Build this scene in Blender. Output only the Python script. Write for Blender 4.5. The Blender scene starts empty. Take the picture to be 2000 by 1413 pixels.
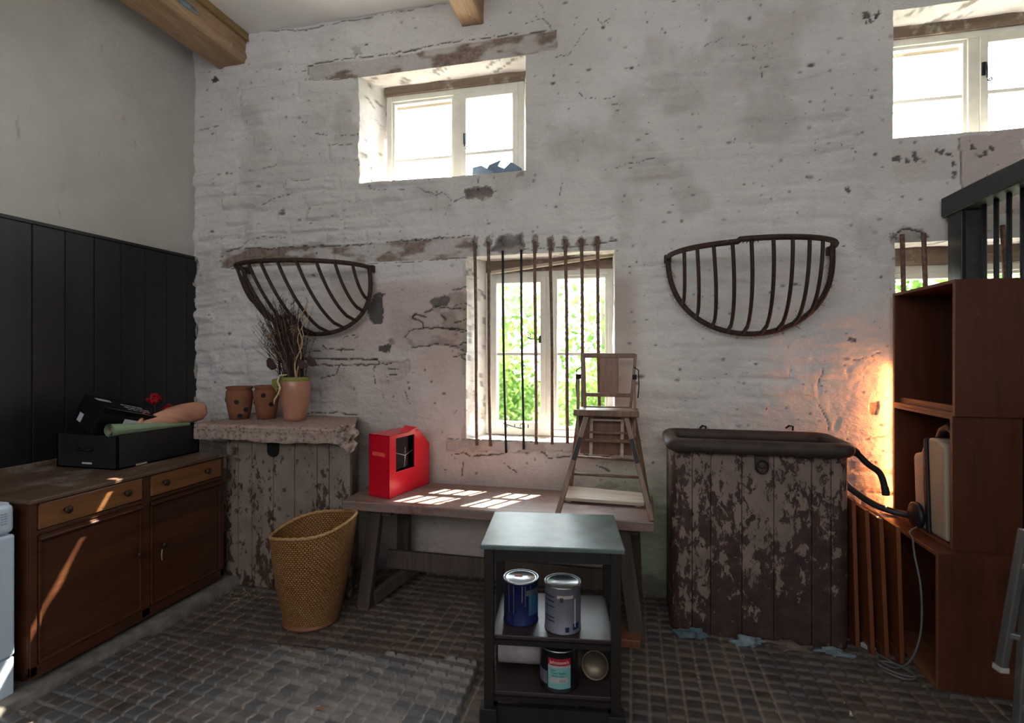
import bpy, bmesh, math, random
import numpy as np
from mathutils import Vector, Matrix
C = bpy.context.scene.collection
SC = bpy.context.scene
R = math.radians
random.seed(4)

# ------------------------------------------------------------ camera, world, sun, big lights, exposure
cam_d = bpy.data.cameras.new('camera'); cam = bpy.data.objects.new('camera', cam_d); C.objects.link(cam)
cam.location = (0, 0, 1.6); cam.rotation_euler = (R(90), 0, R(13))
cam_d.sensor_width = 36; cam_d.lens = 36*1017/2000; cam_d.shift_y = -14.5/2000; cam_d.clip_start = .05
SC.camera = cam
cam_d.dof.use_dof = True; cam_d.dof.focus_distance = 3.0; cam_d.dof.aperture_fstop = 1.35
SC.view_settings.view_transform = 'Standard'; SC.view_settings.look = 'None'
SC.view_settings.exposure = 0.38; SC.view_settings.gamma = 1.0; SC.view_settings.use_curve_mapping = False
wd = bpy.data.worlds.new('sky'); SC.world = wd; wd.use_nodes = True
bg = wd.node_tree.nodes['Background']; bg.inputs[0].default_value = (.86, .93, 1, 1); bg.inputs[1].default_value = 14
def lamp(name, kind, loc, rot, power, color, **kw):
    d = bpy.data.lights.new(name, kind); o = bpy.data.objects.new(name, d); C.objects.link(o)
    o.location = loc; o.rotation_euler = rot; d.energy = power; d.color = color
    for k, v in kw.items(): setattr(d, k, v)
    return o
sd = Vector((-.40, -.66, -1)).normalized()
sun = lamp('sun', 'SUN', (3, 8, 9), (0, 0, 0), 60, (1, .88, .72), angle=R(.55))
sun.rotation_euler = sd.to_track_quat('-Z', 'Y').to_euler()
# added fill lamps behind the camera; the rear wall itself is closed
lamp('rear_high_fill', 'AREA', (-.8, -2.6, 3.0), (R(102), 0, R(4)), 62, (.97, .98, 1), shape='RECTANGLE', size=4.5, size_y=1.3)
lamp('rear_side_fill', 'AREA', (2.4, -2.6, 1.9), (R(90), 0, R(22)), 6, (.95, .98, 1), shape='RECTANGLE', size=1.6, size_y=2.0)
# added warm lamp behind the box stack, standing in for bounced sunlight
lamp('added_bounce_lamp', 'AREA', (1.53, 3.533, 1.10), (0, R(90), 0), 3.6, (1, .30, .075), shape='RECTANGLE', size=.040, size_y=.85).rotation_euler = Vector((-1, .05, 0)).to_track_quat('-Z', 'Y').to_euler()
# daylight portals in the windows of the far wall
for (x, z, w, h) in ((-1.4, 3.35, 1.05, .8), (-.6, 1.65, .95, 1.25), (2.1, 3.3, 1.2, .85), (2.1, 1.65, 1.2, 1.25)):
    p = lamp('window_portal', 'AREA', (x, 3.95, z), (R(-90), 0, 0), 1, (1, 1, 1), shape='RECTANGLE', size=w, size_y=h)
    p.data.cycles.is_portal = True
    p.rotation_euler = Vector((0, -1, 0)).to_track_quat('-Z', 'Y').to_euler()

# ------------------------------------------------------------ surveying helper: where a sight line meets a wall plane
FP, CA, SA, HY = 1017., math.cos(R(13)), math.sin(R(13)), 692.
WALL = 3.57
def at(x, y, Y=WALL):
    u = (x-1000)/FP; v = (HY-y)/FP
    t = Y/(CA+u*SA)
    return Vector(((-SA+u*CA)*t, Y, 1.6+v*t))

# ------------------------------------------------------------ mesh helpers
class MB:
    def __init__(s): s.v = []; s.f = []; s.sm = []
    def add(s, vs, fs, smooth=False):
        n = len(s.v); s.v += [tuple(p) for p in vs]; s.f += [tuple(i+n for i in q) for q in fs]; s.sm += [smooth]*len(fs); return s
    def box(s, x0, x1, y0, y1, z0, z1):
        vs = [(x, y, z) for z in (z0, z1) for y in (y0, y1) for x in (x0, x1)]
        return s.add(vs, [(0, 2, 3, 1), (4, 5, 7, 6), (0, 1, 5, 4), (2, 6, 7, 3), (0, 4, 6, 2), (1, 3, 7, 5)])
    def bar(s, a, b, w, h, side=None, taper=1):
        a = Vector(a); b = Vector(b); d = (b-a).normalized()
        side = Vector(side) if side else (Vector((0, 0, 1)).cross(d) if abs(d.z) < .95 else Vector((1, 0, 0)))
        side = (side-d*side.dot(d)).normalized(); up = d.cross(side)
        vs = []
        for p, k in ((a, 1), (b, taper)):
            for i, j in ((-1, -1), (1, -1), (1, 1), (-1, 1)): vs.append(p+side*(w/2*i*k)+up*(h/2*j*k))
        return s.add(vs, [(3, 2, 1, 0), (4, 5, 6, 7), (0, 1, 5, 4), (1, 2, 6, 5), (2, 3, 7, 6), (3, 0, 4, 7)])
    def tube(s, pts, r, n=8, closed=False, flat=1.0, cap=True):
        pts = [Vector(p) for p in pts]; m = len(pts)
        rs = r if isinstance(r, (list, tuple)) else [r]*m
        vs = []; up = None
        for i, p in enumerate(pts):
            if closed: t = pts[(i+1) % m]-pts[i-1]
            else: t = pts[min(i+1, m-1)]-pts[max(i-1, 0)]
            t = t.normalized() if t.length > 1e-9 else Vector((0, 0, 1))
            if up is None:
                up = Vector((0, 0, 1)) if abs(t.z) < .9 else Vector((0, 1, 0))
            up = (up-t*up.dot(t)); up = up.normalized() if up.length > 1e-6 else t.orthogonal().normalized()
            sd_ = t.cross(up)
            for k in range(n):
                a = 2*math.pi*k/n
                vs.append(p+(sd_*math.cos(a)*flat+up*math.sin(a))*rs[i])
        fs = []
        for i in range(m if closed else m-1):
            j = (i+1) % m
            for k in range(n):
                l = (k+1) % n
                fs.append((i*n+k, i*n+l, j*n+l, j*n+k))
        if not closed and cap:
            fs.append(tuple(range(n))[::-1]); fs.append(tuple((m-1)*n+k for k in range(n)))
        return s.add(vs, fs, True)
    def lathe(s, prof, c=(0, 0, 0), n=32, caps=True, ax=None, warp=None):
        vs = []; c = Vector(c)
        rot = Vector((0, 0, 1)).rotation_difference(Vector(ax).normalized()) if ax else None
        for (r, z) in prof:
            for k in range(n):
                a = 2*math.pi*k/n; p = Vector((r*math.cos(a), r*math.sin(a), z))
                if warp: p = warp(p)
                if rot: p = rot @ p
                vs.append(c+p)
        fs = []
        m = len(prof)
        for i in range(m-1):
            for k in range(n):
                l = (k+1) % n; fs.append((i*n+k, i*n+l, (i+1)*n+l, (i+1)*n+k))
        if caps:
            fs.append(tuple(range(n))[::-1]); fs.append(tuple((m-1)*n+k for k in range(n)))
        return s.add(vs, fs, True)
    def prism(s, poly, off):
        off = Vector(off); poly = [Vector(p) for p in poly]; n = len(poly)
        vs = poly+[p+off for p in poly]
        fs = [tuple(range(n))[::-1], tuple(range(n, 2*n))]+[(i, (i+1) % n, (i+1) % n+n, i+n) for i in range(n)]
        return s.add(vs, fs)
    def ball(s, c, rx, ry=None, rz=None, n=10):
        ry = ry or rx; rz = rz or rx; prof = []
        for i in range(n+1):
            a = -math.pi/2+math.pi*i/n; prof.append((max(math.cos(a), .02), math.sin(a)))
        return s.lathe(prof, c, n=n*2, warp=lambda p: Vector((p.x*rx, p.y*ry, p.z*rz)))
    def grid(s, fn, nu, nv, smooth=True):
        vs = [fn(i/(nu-1), j/(nv-1)) for j in range(nv) for i in range(nu)]
        return s.add(vs, [(j*nu+i, j*nu+i+1, (j+1)*nu+i+1, (j+1)*nu+i) for j in range(nv-1) for i in range(nu-1)], smooth)

ROOT = {}
def rootmat(o):
    while o.parent: o = o.parent
    return ROOT.get(o.name, Matrix())
def obj(name, mb, m, parent=None, bevel=0, local=False, seg=2, label=None, subsurf=0):
    me = bpy.data.meshes.new(name)
    vs = mb.v
    if parent is not None and not local:
        iv = rootmat(parent).inverted(); vs = [iv @ Vector(p) for p in vs]
    me.from_pydata(vs, [], mb.f)
    me.polygons.foreach_set('use_smooth', mb.sm)
    bm = bmesh.new(); bm.from_mesh(me); bmesh.ops.recalc_face_normals(bm, faces=bm.faces); bm.to_mesh(me); bm.free()
    me.materials.append(m)
    o = bpy.data.objects.new(name, me); C.objects.link(o)
    if parent is not None: o.parent = parent
    if bevel:
        b = o.modifiers.new('bevel', 'BEVEL'); b.width = bevel; b.segments = seg; b.limit_method = 'ANGLE'; b.angle_limit = R(40)
    if subsurf:
        b = o.modifiers.new('sub', 'SUBSURF'); b.levels = subsurf; b.render_levels = subsurf
    if label: o['label'] = label
    return o
def tag(o, label, cat, group=None):
    o['label'] = label; o['category'] = cat
    if group: o['group'] = group
    return o
def thing(name, label, cat, loc=(0, 0, 0), rz=0, group=None):
    o = bpy.data.objects.new(name, None); C.objects.link(o); o.empty_display_size = .05
    o.location = loc; o.rotation_euler = (0, 0, rz)
    ROOT[o.name] = Matrix.Translation(loc) @ Matrix.Rotation(rz, 4, 'Z')
    return tag(o, label, cat, group)
def struct(o): o['kind'] = 'structure'; return o

# ------------------------------------------------------------ materials
def mat(name):
    m = bpy.data.materials.new(name); m.use_nodes = True; nt = m.node_tree; b = nt.nodes['Principled BSDF']; return m, nt, b
def N(nt, t, **kw):
    n = nt.nodes.new(t)
    for k, v in kw.items():
        if k.startswith('i_'):
            key = k[2:]; key = int(key) if key.isdigit() else key.replace('_', ' ')
            n.inputs[key].default_value = v
        else: setattr(n, k, v)
    return n
def coords(nt, scale=(1, 1, 1)):
    tc = N(nt, 'ShaderNodeTexCoord'); mp = N(nt, 'ShaderNodeMapping'); mp.inputs['Scale'].default_value = scale
    nt.links.new(tc.outputs['Object'], mp.inputs[0]); return mp.outputs[0]
def ramp(nt, fac, stops):
    r = N(nt, 'ShaderNodeValToRGB'); cr = r.color_ramp
    while len(cr.elements) > 1: cr.elements.remove(cr.elements[-1])
    for i, (p, c) in enumerate(stops):
        e = cr.elements[0] if i == 0 else cr.elements.new(p)
        e.position = p; e.color = (*c, 1) if len(c) == 3 else c
    nt.links.new(fac, r.inputs[0]); return r.outputs[0]
def mix(nt, fac, a, b):
    m = N(nt, 'ShaderNodeMix', data_type='RGBA')
    for v, s in ((fac, m.inputs[0]), (a, m.inputs[6]), (b, m.inputs[7])):
        if hasattr(v, 'is_output'): nt.links.new(v, s)
        elif isinstance(v, (int, float)): s.default_value = v
        else: s.default_value = (*v, 1)
    return m.outputs[2]
def noise(nt, vec, scale, detail=5, rough=.55, dist=0):
    n = N(nt, 'ShaderNodeTexNoise'); n.inputs['Scale'].default_value = scale; n.inputs['Detail'].default_value = detail
    n.inputs['Roughness'].default_value = rough; n.inputs['Distortion'].default_value = dist
    nt.links.new(vec, n.inputs['Vector']); return n.outputs['Fac']
def bump(nt, b, h, strength=.3, dist=.01):
    bp = N(nt, 'ShaderNodeBump'); bp.inputs['Strength'].default_value = strength; bp.inputs['Distance'].default_value = dist
    nt.links.new(h, bp.inputs['Height']); nt.links.new(bp.outputs[0], b.inputs['Normal'])
def col(c): return tuple(((v/255+.055)/1.055)**2.4 if v > 10 else v/255/12.92 for v in c)
def plain(name, c, rough=.6, metal=0, var=.15, scale=20, bmp=.1, spec=.5):
    m, nt, b = mat(name); v = coords(nt); n = noise(nt, v, scale)
    lo = tuple(x*(1-var) for x in c); hi = tuple(min(1, x*(1+var)) for x in c)
    nt.links.new(ramp(nt, n, [(.3, lo), (.7, hi)]), b.inputs['Base Color'])
    b.inputs['Roughness'].default_value = rough; b.inputs['Metallic'].default_value = metal
    b.inputs['Specular IOR Level'].default_value = spec
    if bmp: bump(nt, b, n, bmp, .004)
    return m
def wood(name, c1, c2, axis=2, rough=.5, scale=14, stretch=.07, bmp=.15, spot=None, spotamt=.62):
    m, nt, b = mat(name); sc = [1, 1, 1]; sc[axis] = stretch
    v = coords(nt, sc); n = noise(nt, v, scale, 6, .6, .6); n2 = noise(nt, v, scale*5, 3, .6)
    c = ramp(nt, n, [(.3, c1), (.68, c2)])
    c = mix(nt, ramp(nt, n2, [(.45, (0, 0, 0)), (.75, (.5, .5, .5))]), c, tuple(x*.45 for x in c1))
    if spot:
        v2 = coords(nt); n3 = noise(nt, v2, 4, 8, .7)
        c = mix(nt, ramp(nt, n3, [(spotamt-.05, (0, 0, 0)), (spotamt+.05, (1, 1, 1))]), c, spot)
    nt.links.new(c, b.inputs['Base Color']); b.inputs['Roughness'].default_value = rough
    bump(nt, b, n2, bmp, .003); return m
def peeling(name, paint, paint2, under, under2, axis=2, lo=.47, zfall=1.0):
    m, nt, b = mat(name); sc = [1, 1, 1]; sc[axis] = .55
    v = coords(nt, sc); n = noise(nt, v, 9, 8, .66, .9); v1 = coords(nt)
    big = noise(nt, v1, 1.7, 2)
    sep = N(nt, 'ShaderNodeSeparateXYZ'); nt.links.new(v1, sep.inputs[0])
    ma = N(nt, 'ShaderNodeMath', operation='MULTIPLY_ADD'); nt.links.new(sep.outputs['Z'], ma.inputs[0]); ma.inputs[1].default_value = -.14*zfall; ma.inputs[2].default_value = .13*zfall-.08
    nf = noise(nt, v, 26, 6, .7, .5); nm = N(nt, 'ShaderNodeMath', operation='MULTIPLY_ADD'); nt.links.new(nf, nm.inputs[0]); nm.inputs[1].default_value = .95; nm.inputs[2].default_value = -.475
    nn_ = N(nt, 'ShaderNodeMath', operation='MULTIPLY_ADD'); nt.links.new(n, nn_.inputs[0]); nn_.inputs[1].default_value = .62; nn_.inputs[2].default_value = .19
    ns = N(nt, 'ShaderNodeMath', operation='ADD'); nt.links.new(nn_.outputs[0], ns.inputs[0]); nt.links.new(nm.outputs[0], ns.inputs[1])
    ad = N(nt, 'ShaderNodeMath', operation='ADD'); nt.links.new(ns.outputs[0], ad.inputs[0]); nt.links.new(ma.outputs[0], ad.inputs[1])
    bg_ = N(nt, 'ShaderNodeMath', operation='MULTIPLY_ADD'); nt.links.new(big, bg_.inputs[0]); bg_.inputs[1].default_value = .30; bg_.inputs[2].default_value = -.15
    ad2 = N(nt, 'ShaderNodeMath', operation='ADD'); nt.links.new(ad.outputs[0], ad2.inputs[0]); nt.links.new(bg_.outputs[0], ad2.inputs[1])
    fac = ramp(nt, ad2.outputs[0], [(lo, (0, 0, 0)), (lo+.025, (1, 1, 1))])
    pc = ramp(nt, noise(nt, v1, 6, 4), [(.35, paint), (.65, paint2)])
    uc = ramp(nt, noise(nt, v1, 14, 6), [(.35, under), (.7, under2)])
    nt.links.new(mix(nt, fac, pc, uc), b.inputs['Base Color']); b.inputs['Roughness'].default_value = .62
    bump(nt, b, fac, -.35, .003); return m

M = {}
M['timber'] = wood('oak_beam', (.30, .185, .10), (.46, .32, .20), 1, .7, 9, .12, .3, (.62, .55, .47), .66)
M['batten'] = wood('beam_batten', (.22, .14, .05), (.32, .22, .10), 1, .7)
M['tar'] = None
M['sideboard'] = wood('sideboard_oak', (.055, .018, .008), (.10, .036, .014), 1, .38, 12, .06, .1)
M['side_drawer'] = wood('sideboard_drawer', (.17, .068, .022), (.27, .12, .045), 1, .35, 10, .05, .1)
M['side_top'] = wood('sideboard_top', (.085, .045, .028), (.17, .10, .065), 1, .45, 10, .06, .2, (.26, .22, .19), .58)
M['knob'] = plain('bronze_knob', (.035, .022, .014), .45, .3)
M['white'] = plain('white_enamel', (.62, .74, .90), .22, 0, .03, 3, 0)
M['grey_plastic'] = plain('grey_plastic', (.30, .36, .44), .4)
M['black'] = plain('black_leatherette', (.010, .010, .012), .55, 0, .3, 60, .3)
M['gloss_black'] = plain('glossy_black_card', (.006, .006, .009), .14, 0, .2, 3, .03)
M['paper_lbl'] = plain('pale_label', (.5, .52, .55), .6)
M['green_paper'] = plain('sage_paper', (.25, .36, .22), .7, 0, .12, 12)
M['cream_paper'] = plain('cream_paper', (.48, .42, .30), .8)
M['pink'] = plain('pink_cloth', (.58, .29, .20), .85, 0, .12, 6, .3)
M['petal'] = plain('red_petals', (.34, .004, .014), .7, 0, .3, 60)
M['stem'] = plain('dark_stem', (.05, .045, .02), .8)
M['terra'] = plain('terracotta', (.23, .085, .042), .8, 0, .18, 12, .2)
M['dark'] = plain('dark_void', (.012, .009, .008), .9)
M['vase'] = plain('salmon_glaze', (.42, .20, .135), .28, 0, .06, 5, .03)
M['olive'] = plain('olive_ribbon', (.22, .23, .05), .6)
M['iron'] = plain('rusted_iron', (.045, .024, .020), .68, .25, .5, 35, .4)
M['bar_iron'] = plain('window_bar_rust', (.17, .10, .075), .7, .15, .5, 40, .4)
M['black_iron'] = plain('black_iron', (.012, .012, .014), .5, .4, .3, 40, .2)
M['twig'] = plain('dry_twig', (.20, .13, .085), .8, 0, .4, 30)
M['dark_twig'] = plain('dark_twig', (.045, .024, .022), .85, 0, .4, 30)
M['willow'] = plain('curly_willow', (.42, .30, .18), .7, 0, .2, 30)
M['cream_willow'] = plain('pale_willow', (.62, .52, .30), .6)
M['husk'] = plain('brown_husk', (.055, .022, .018), .7, 0, .4, 30)
M['bloom'] = plain('dried_bloom', (.38, .22, .14), .9, 0, .3, 60, .5)
M['bench_top'] = wood('bench_top', (.17, .10, .082), (.31, .21, .18), 0, .42, 9, .06, .25, (.15, .055, .045), .60)
M['bench_leg'] = wood('bench_leg', (.055, .038, .028), (.115, .078, .058), 2, .7, 9, .1, .3)
M['red'] = plain('red_enamel', (.62, .006, .022), .26, 0, .06, 3, .02)
M['chair'] = wood('beech_frame', (.13, .068, .036), (.26, .15, .088), 2, .45, 12, .06, .1)
M['chair_panel'] = wood('brown_panel', (.16, .065, .035), (.24, .11, .06), 2, .4, 9, .08, .1)
M['plank'] = wood('pale_plank', (.40, .31, .24), (.55, .46, .37), 0, .6)
M['cart'] = wood('dark_cart_wood', (.008, .005, .006), (.017, .010, .010), 0, .5, 10, .07, .15)
M['cart_top'] = plain('teal_cart_top', (.085, .120, .118), .42, 0, .5, 9, .06)
M['cart_shelf'] = wood('cart_shelf', (.022, .013, .013), (.050, .034, .032), 0, .38, 9, .07, .1)
M['steel'] = plain('tin_steel', (.55, .58, .60), .28, 1, .12, 8, .05)
M['blue_tin'] = plain('navy_tin', (.012, .02, .10), .3, .4, .3, 8, .02)
M['blue_lbl'] = plain('blue_label', (.02, .10, .19), .4)
M['silver_lbl'] = plain('silver_label', (.24, .24, .30), .38, .5, .15, 10, .02)
M['mark'] = plain('navy_print', (.012, .016, .07), .5)
M['dark_tin'] = plain('black_tin', (.012, .014, .02), .3, .3)
M['red_lbl'] = plain('red_label', (.36, .012, .02), .45)
M['aqua'] = plain('aqua_label', (.18, .42, .42), .5, 0, .05)
M['teal_ink'] = plain('teal_ink', (.01, .08, .10), .6)
M['white_ink'] = plain('white_ink', (.75, .7, .7), .6)
M['roll'] = plain('paper_roll', (.42, .37, .36), .85, 0, .1, 30, .4)
M['bucket_bare'] = plain('brass_lid', (.13, .10, .07), .35, .7, .2, 10)
M['orange_card'] = plain('orange_sticker', (.45, .12, .05), .6)
M['trough_rim'] = plain('iron_rim', (.055, .036, .030), .62, .2, .3, 14, .4)
M['mortar'] = plain('crumbled_mortar', (.17, .22, .25), .9, 0, .4, 18, .8)
M['ply'] = wood('varnished_ply', (.075, .022, .010), (.125, .040, .018), 2, .38, 5, .10, .06, (.22, .085, .035), .70)
M['ply_edge'] = wood('ply_edge', (.17, .065, .03), (.27, .115, .055), 1, .5)
M['panel'] = wood('orange_pine', (.14, .042, .014), (.24, .080, .028), 2, .42, 8, .08, .1)
M['vac'] = plain('cream_plastic', (.42, .36, .27), .45, 0, .05, 6, .05)
M['vac_black'] = plain('black_rubber', (.012, .013, .016), .5)
M['hose'] = plain('grey_hose', (.035, .032, .032), .45)
M['cable'] = plain('grey_cable', (.14, .14, .14), .5)
M['plug'] = plain('white_plug', (.45, .44, .40), .45)
M['stall'] = plain('black_stall_paint', (.018, .019, .023), .42, .1, .4, 20, .3)
M['stall_bare'] = plain('worn_stall_paint', (.035, .030, .030), .6, 0, .5, 14, .3)
M['alu'] = plain('dull_aluminium', (.17, .165, .16), .42, .6, .1, 10, .05)
M['frame'] = plain('cream_window_paint', (.74, .72, .65), .5, 0, .08, 12, .15)
M['lintel_old'] = wood('old_timber', (.10, .07, .05), (.24, .18, .13), 0, .8, 10, .08, .5, (.33, .30, .24), .6)
M['latch'] = plain('window_latch_iron', (.015, .02, .03), .4, .5)
M['kerb'] = plain('stone_kerb', (.17, .155, .135), .9, 0, .35, 14, .5)
M['ceil'] = plain('ceiling_plaster', (.88, .88, .87), .9, 0, .04, 3, .1)
M['straw'] = plain('straw', (.42, .33, .18), .8)
M['leafd'] = plain('dry_leaf', (.32, .12, .06), .8)
M['trunk'] = plain('bark', (.12, .09, .06), .9)
M['cloth'] = None

def special():
    # tarred boards with a ragged line of whitewash at the corner
    m, nt, b = mat('tarred_boards'); v = coords(nt); vs = coords(nt, (1, 1, .08)); n = noise(nt, vs, 9, 6)
    c = ramp(nt, n, [(.3, (.006, .005, .006)), (.7, (.013, .012, .015))])
    w = noise(nt, v, 5.5, 8, .75)
    c = mix(nt, ramp(nt, w, [(.66, (0, 0, 0)), (.72, (.7, .7, .7))]), c, (.07, .032, .016))
    sp = N(nt, 'ShaderNodeSeparateXYZ'); nt.links.new(v, sp.inputs[0])
    e = noise(nt, v, 7, 4, .6)
    a = N(nt, 'ShaderNodeMath', operation='MULTIPLY_ADD'); nt.links.new(e, a.inputs[0]); a.inputs[1].default_value = .16; nt.links.new(sp.outputs['Y'], a.inputs[2])
    g = N(nt, 'ShaderNodeMath', operation='GREATER_THAN'); nt.links.new(a.outputs[0], g.inputs[0]); g.inputs[1].default_value = 3.63
    c = mix(nt, g.outputs[0], c, (.46, .45, .42))
    nt.links.new(c, b.inputs['Base Color']); b.inputs['Roughness'].default_value = .46; bump(nt, b, n, .15, .003); M['tar'] = m
    # smooth side wall
    m, nt, b = mat('side_wall_plaster'); v = coords(nt); n = noise(nt, v, 2.2, 6, .6); n2 = noise(nt, v, 30, 4)
    c = ramp(nt, n, [(.3, (.49, .485, .455)), (.7, (.60, .59, .56))])
    s = N(nt, 'ShaderNodeTexNoise'); s.inputs['Scale'].default_value = 9; s.inputs['Detail'].default_value = 3; mp = coords(nt, (1, .9, .35)); nt.links.new(mp, s.inputs['Vector'])
    c = mix(nt, ramp(nt, s.outputs['Fac'], [(.70, (0, 0, 0)), (.76, (.6, .6, .6))]), c, (.30, .26, .22))
    nt.links.new(c, b.inputs['Base Color']); b.inputs['Roughness'].default_value = .9; bump(nt, b, n, .35, .03); M['sidewall'] = m
    # main wall, driven by the mesh's own wear maps
    m, nt, b = mat('whitewashed_rubble'); v = coords(nt); at1 = N(nt, 'ShaderNodeVertexColor', layer_name='wear'); at2 = N(nt, 'ShaderNodeVertexColor', layer_name='tone')
    s1 = N(nt, 'ShaderNodeSeparateColor'); nt.links.new(at1.outputs[0], s1.inputs[0]); s2 = N(nt, 'ShaderNodeSeparateColor'); nt.links.new(at2.outputs[0], s2.inputs[0])
    n = noise(nt, v, 1.3, 5, .6); n2 = noise(nt, v, 26, 6, .65); n3 = noise(nt, v, 90, 3)
    c = ramp(nt, n, [(.35, (.70, .665, .645)), (.65, (.83, .795, .775))])
    c = mix(nt, ramp(nt, noise(nt, v, 3.1, 6, .7), [(.56, (0, 0, 0)), (.75, (.5, .5, .5))]), c, (.50, .43, .38))
    c = mix(nt, s1.outputs[2], c, (.56, .44, .40))
    c = mix(nt, s2.outputs[0], c, (.30, .40, .20))
    c = mix(nt, s1.outputs[1], c, ramp(nt, n2, [(.35, (.20, .14, .11)), (.65, (.36, .28, .235))]))
    c = mix(nt, s2.outputs[1], c, (.115, .105, .10))
    c = mix(nt, s1.outputs[0], c, (.055, .042, .034))
    spk = ramp(nt, noise(nt, v, 34, 2, .5), [(.735, (0, 0, 0)), (.77, (.75, .75, .75))])
    c = mix(nt, spk, c, (.20, .15, .12))
    nt.links.new(c, b.inputs['Base Color']); b.inputs['Roughness'].default_value = .93; b.inputs['Specular IOR Level'].default_value = .2
    bump(nt, b, mix(nt, .5, n2, noise(nt, coords(nt, (1, 1, 2.2)), 9, 5, .7)), .8, .032); M['wall'] = m
    # floor pavers
    m, nt, b = mat('stable_pavers'); v = coords(nt); at1 = N(nt, 'ShaderNodeVertexColor', layer_name='wear'); s1 = N(nt, 'ShaderNodeSeparateColor'); nt.links.new(at1.outputs[0], s1.inputs[0])
    n = noise(nt, v, 5, 6, .65); n2 = noise(nt, v, 60, 4)
    c = ramp(nt, n, [(.32, (.055, .042, .036)), (.68, (.135, .108, .092))])
    c = mix(nt, s1.outputs[1], c, (.075, .080, .092))
    c = mix(nt, s1.outputs[2], c, (.145, .105, .085))
    c = mix(nt, s1.outputs[0], c, (.25, .195, .155))
    nt.links.new(c, b.inputs['Base Color']); nt.links.new(ramp(nt, n, [(.3, (.36,)*3), (.7, (.62,)*3)]), b.inputs['Roughness']); bump(nt, b, n2, .35, .004); M['floor'] = m
    m, nt, b = mat('block_mat'); v = coords(nt); at1 = N(nt, 'ShaderNodeVertexColor', layer_name='wear'); s1 = N(nt, 'ShaderNodeSeparateColor'); nt.links.new(at1.outputs[0], s1.inputs[0])
    n = noise(nt, v, 7, 6, .65); n2 = noise(nt, v, 60, 4)
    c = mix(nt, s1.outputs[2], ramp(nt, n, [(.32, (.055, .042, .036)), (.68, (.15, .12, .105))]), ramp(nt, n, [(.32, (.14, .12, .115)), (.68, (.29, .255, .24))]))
    c = mix(nt, s1.outputs[1], c, (.10, .105, .115)); dj = N(nt, 'ShaderNodeMath', operation='MULTIPLY'); nt.links.new(s1.outputs[0], dj.inputs[0]); dj.inputs[1].default_value = .7; c = mix(nt, dj.outputs[0], c, (.32, .27, .24))
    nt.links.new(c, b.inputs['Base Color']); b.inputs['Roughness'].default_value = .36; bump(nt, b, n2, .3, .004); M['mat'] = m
    # peeling paint
    M['peelL'] = peeling('peeling_manger_paint', (.27, .215, .17), (.19, .15, .12), (.045, .022, .016), (.095, .050, .034), 2, .485, .75)
    M['peelR'] = peeling('peeling_trough_paint', (.27, .19, .155), (.18, .13, .105), (.030, .014, .013), (.070, .036, .028), 2, .425, 1.25)
    # patterned cloth
    m, nt, b = mat('patterned_cloth'); v = coords(nt); w = N(nt, 'ShaderNodeTexVoronoi'); w.inputs['Scale'].default_value = 38; nt.links.new(v, w.inputs['Vector'])
    n = noise(nt, v, 18, 5)
    c = mix(nt, ramp(nt, w.outputs['Distance'], [(.25, (1, 1, 1)), (.42, (0, 0, 0))]), (.38, .28, .235), (.20, .115, .095))
    c = mix(nt, ramp(nt, n, [(.45, (0, 0, 0)), (.65, (.6, .6, .6))]), c, (.46, .37, .32))
    nt.links.new(c, b.inputs['Base Color']); b.inputs['Roughness'].default_value = .75; bump(nt, b, n, .2, .004); M['cloth'] = m
    # wicker
    m, nt, b = mat('wicker_weave'); tc = N(nt, 'ShaderNodeUVMap'); 
    mp = N(nt, 'ShaderNodeMapping'); nt.links.new(tc.outputs[0], mp.inputs[0]); mp.inputs['Scale'].default_value = (1, 1, 1)
    br = N(nt, 'ShaderNodeTexBrick'); br.inputs['Scale'].default_value = 1; br.offset = .5; nt.links.new(mp.outputs[0], br.inputs['Vector'])
    br.inputs['Brick Width'].default_value = 1; br.inputs['Row Height'].default_value = 1; br.inputs['Mortar Size'].default_value = .16; br.inputs['Mortar Smooth'].default_value = 1
    br.inputs['Color1'].default_value = (.43, .205, .07, 1); br.inputs['Color2'].default_value = (.32, .145, .048, 1); br.inputs['Mortar'].default_value = (.13, .055, .018, 1)
    n = noise(nt, coords(nt), 5, 4)
    nt.links.new(mix(nt, ramp(nt, n, [(.4, (0, 0, 0)), (.7, (.5, .5, .5))]), br.outputs['Color'], (.40, .22, .09)), b.inputs['Base Color'])
    b.inputs['Roughness'].default_value = .42; iv = N(nt, 'ShaderNodeMath', operation='SUBTRACT'); iv.inputs[0].default_value = 1; nt.links.new(br.outputs['Fac'], iv.inputs[1]); bump(nt, b, iv.outputs[0], 1.0, .011); M['wicker'] = m
    # glass
    m, nt, b = mat('window_glass'); nt.nodes.remove(b); out = nt.nodes['Material Output']
    t = N(nt, 'ShaderNodeBsdfTransparent'); g = N(nt, 'ShaderNodeBsdfGlossy'); g.inputs['Roughness'].default_value = .02; t.inputs[0].default_value = (.96, .98, .97, 1)
    x = N(nt, 'ShaderNodeMixShader'); x.inputs[0].default_value = .05; nt.links.new(t.outputs[0], x.inputs[1]); nt.links.new(g.outputs[0], x.inputs[2]); nt.links.new(x.outputs[0], out.inputs[0]); M['glass'] = m
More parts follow.
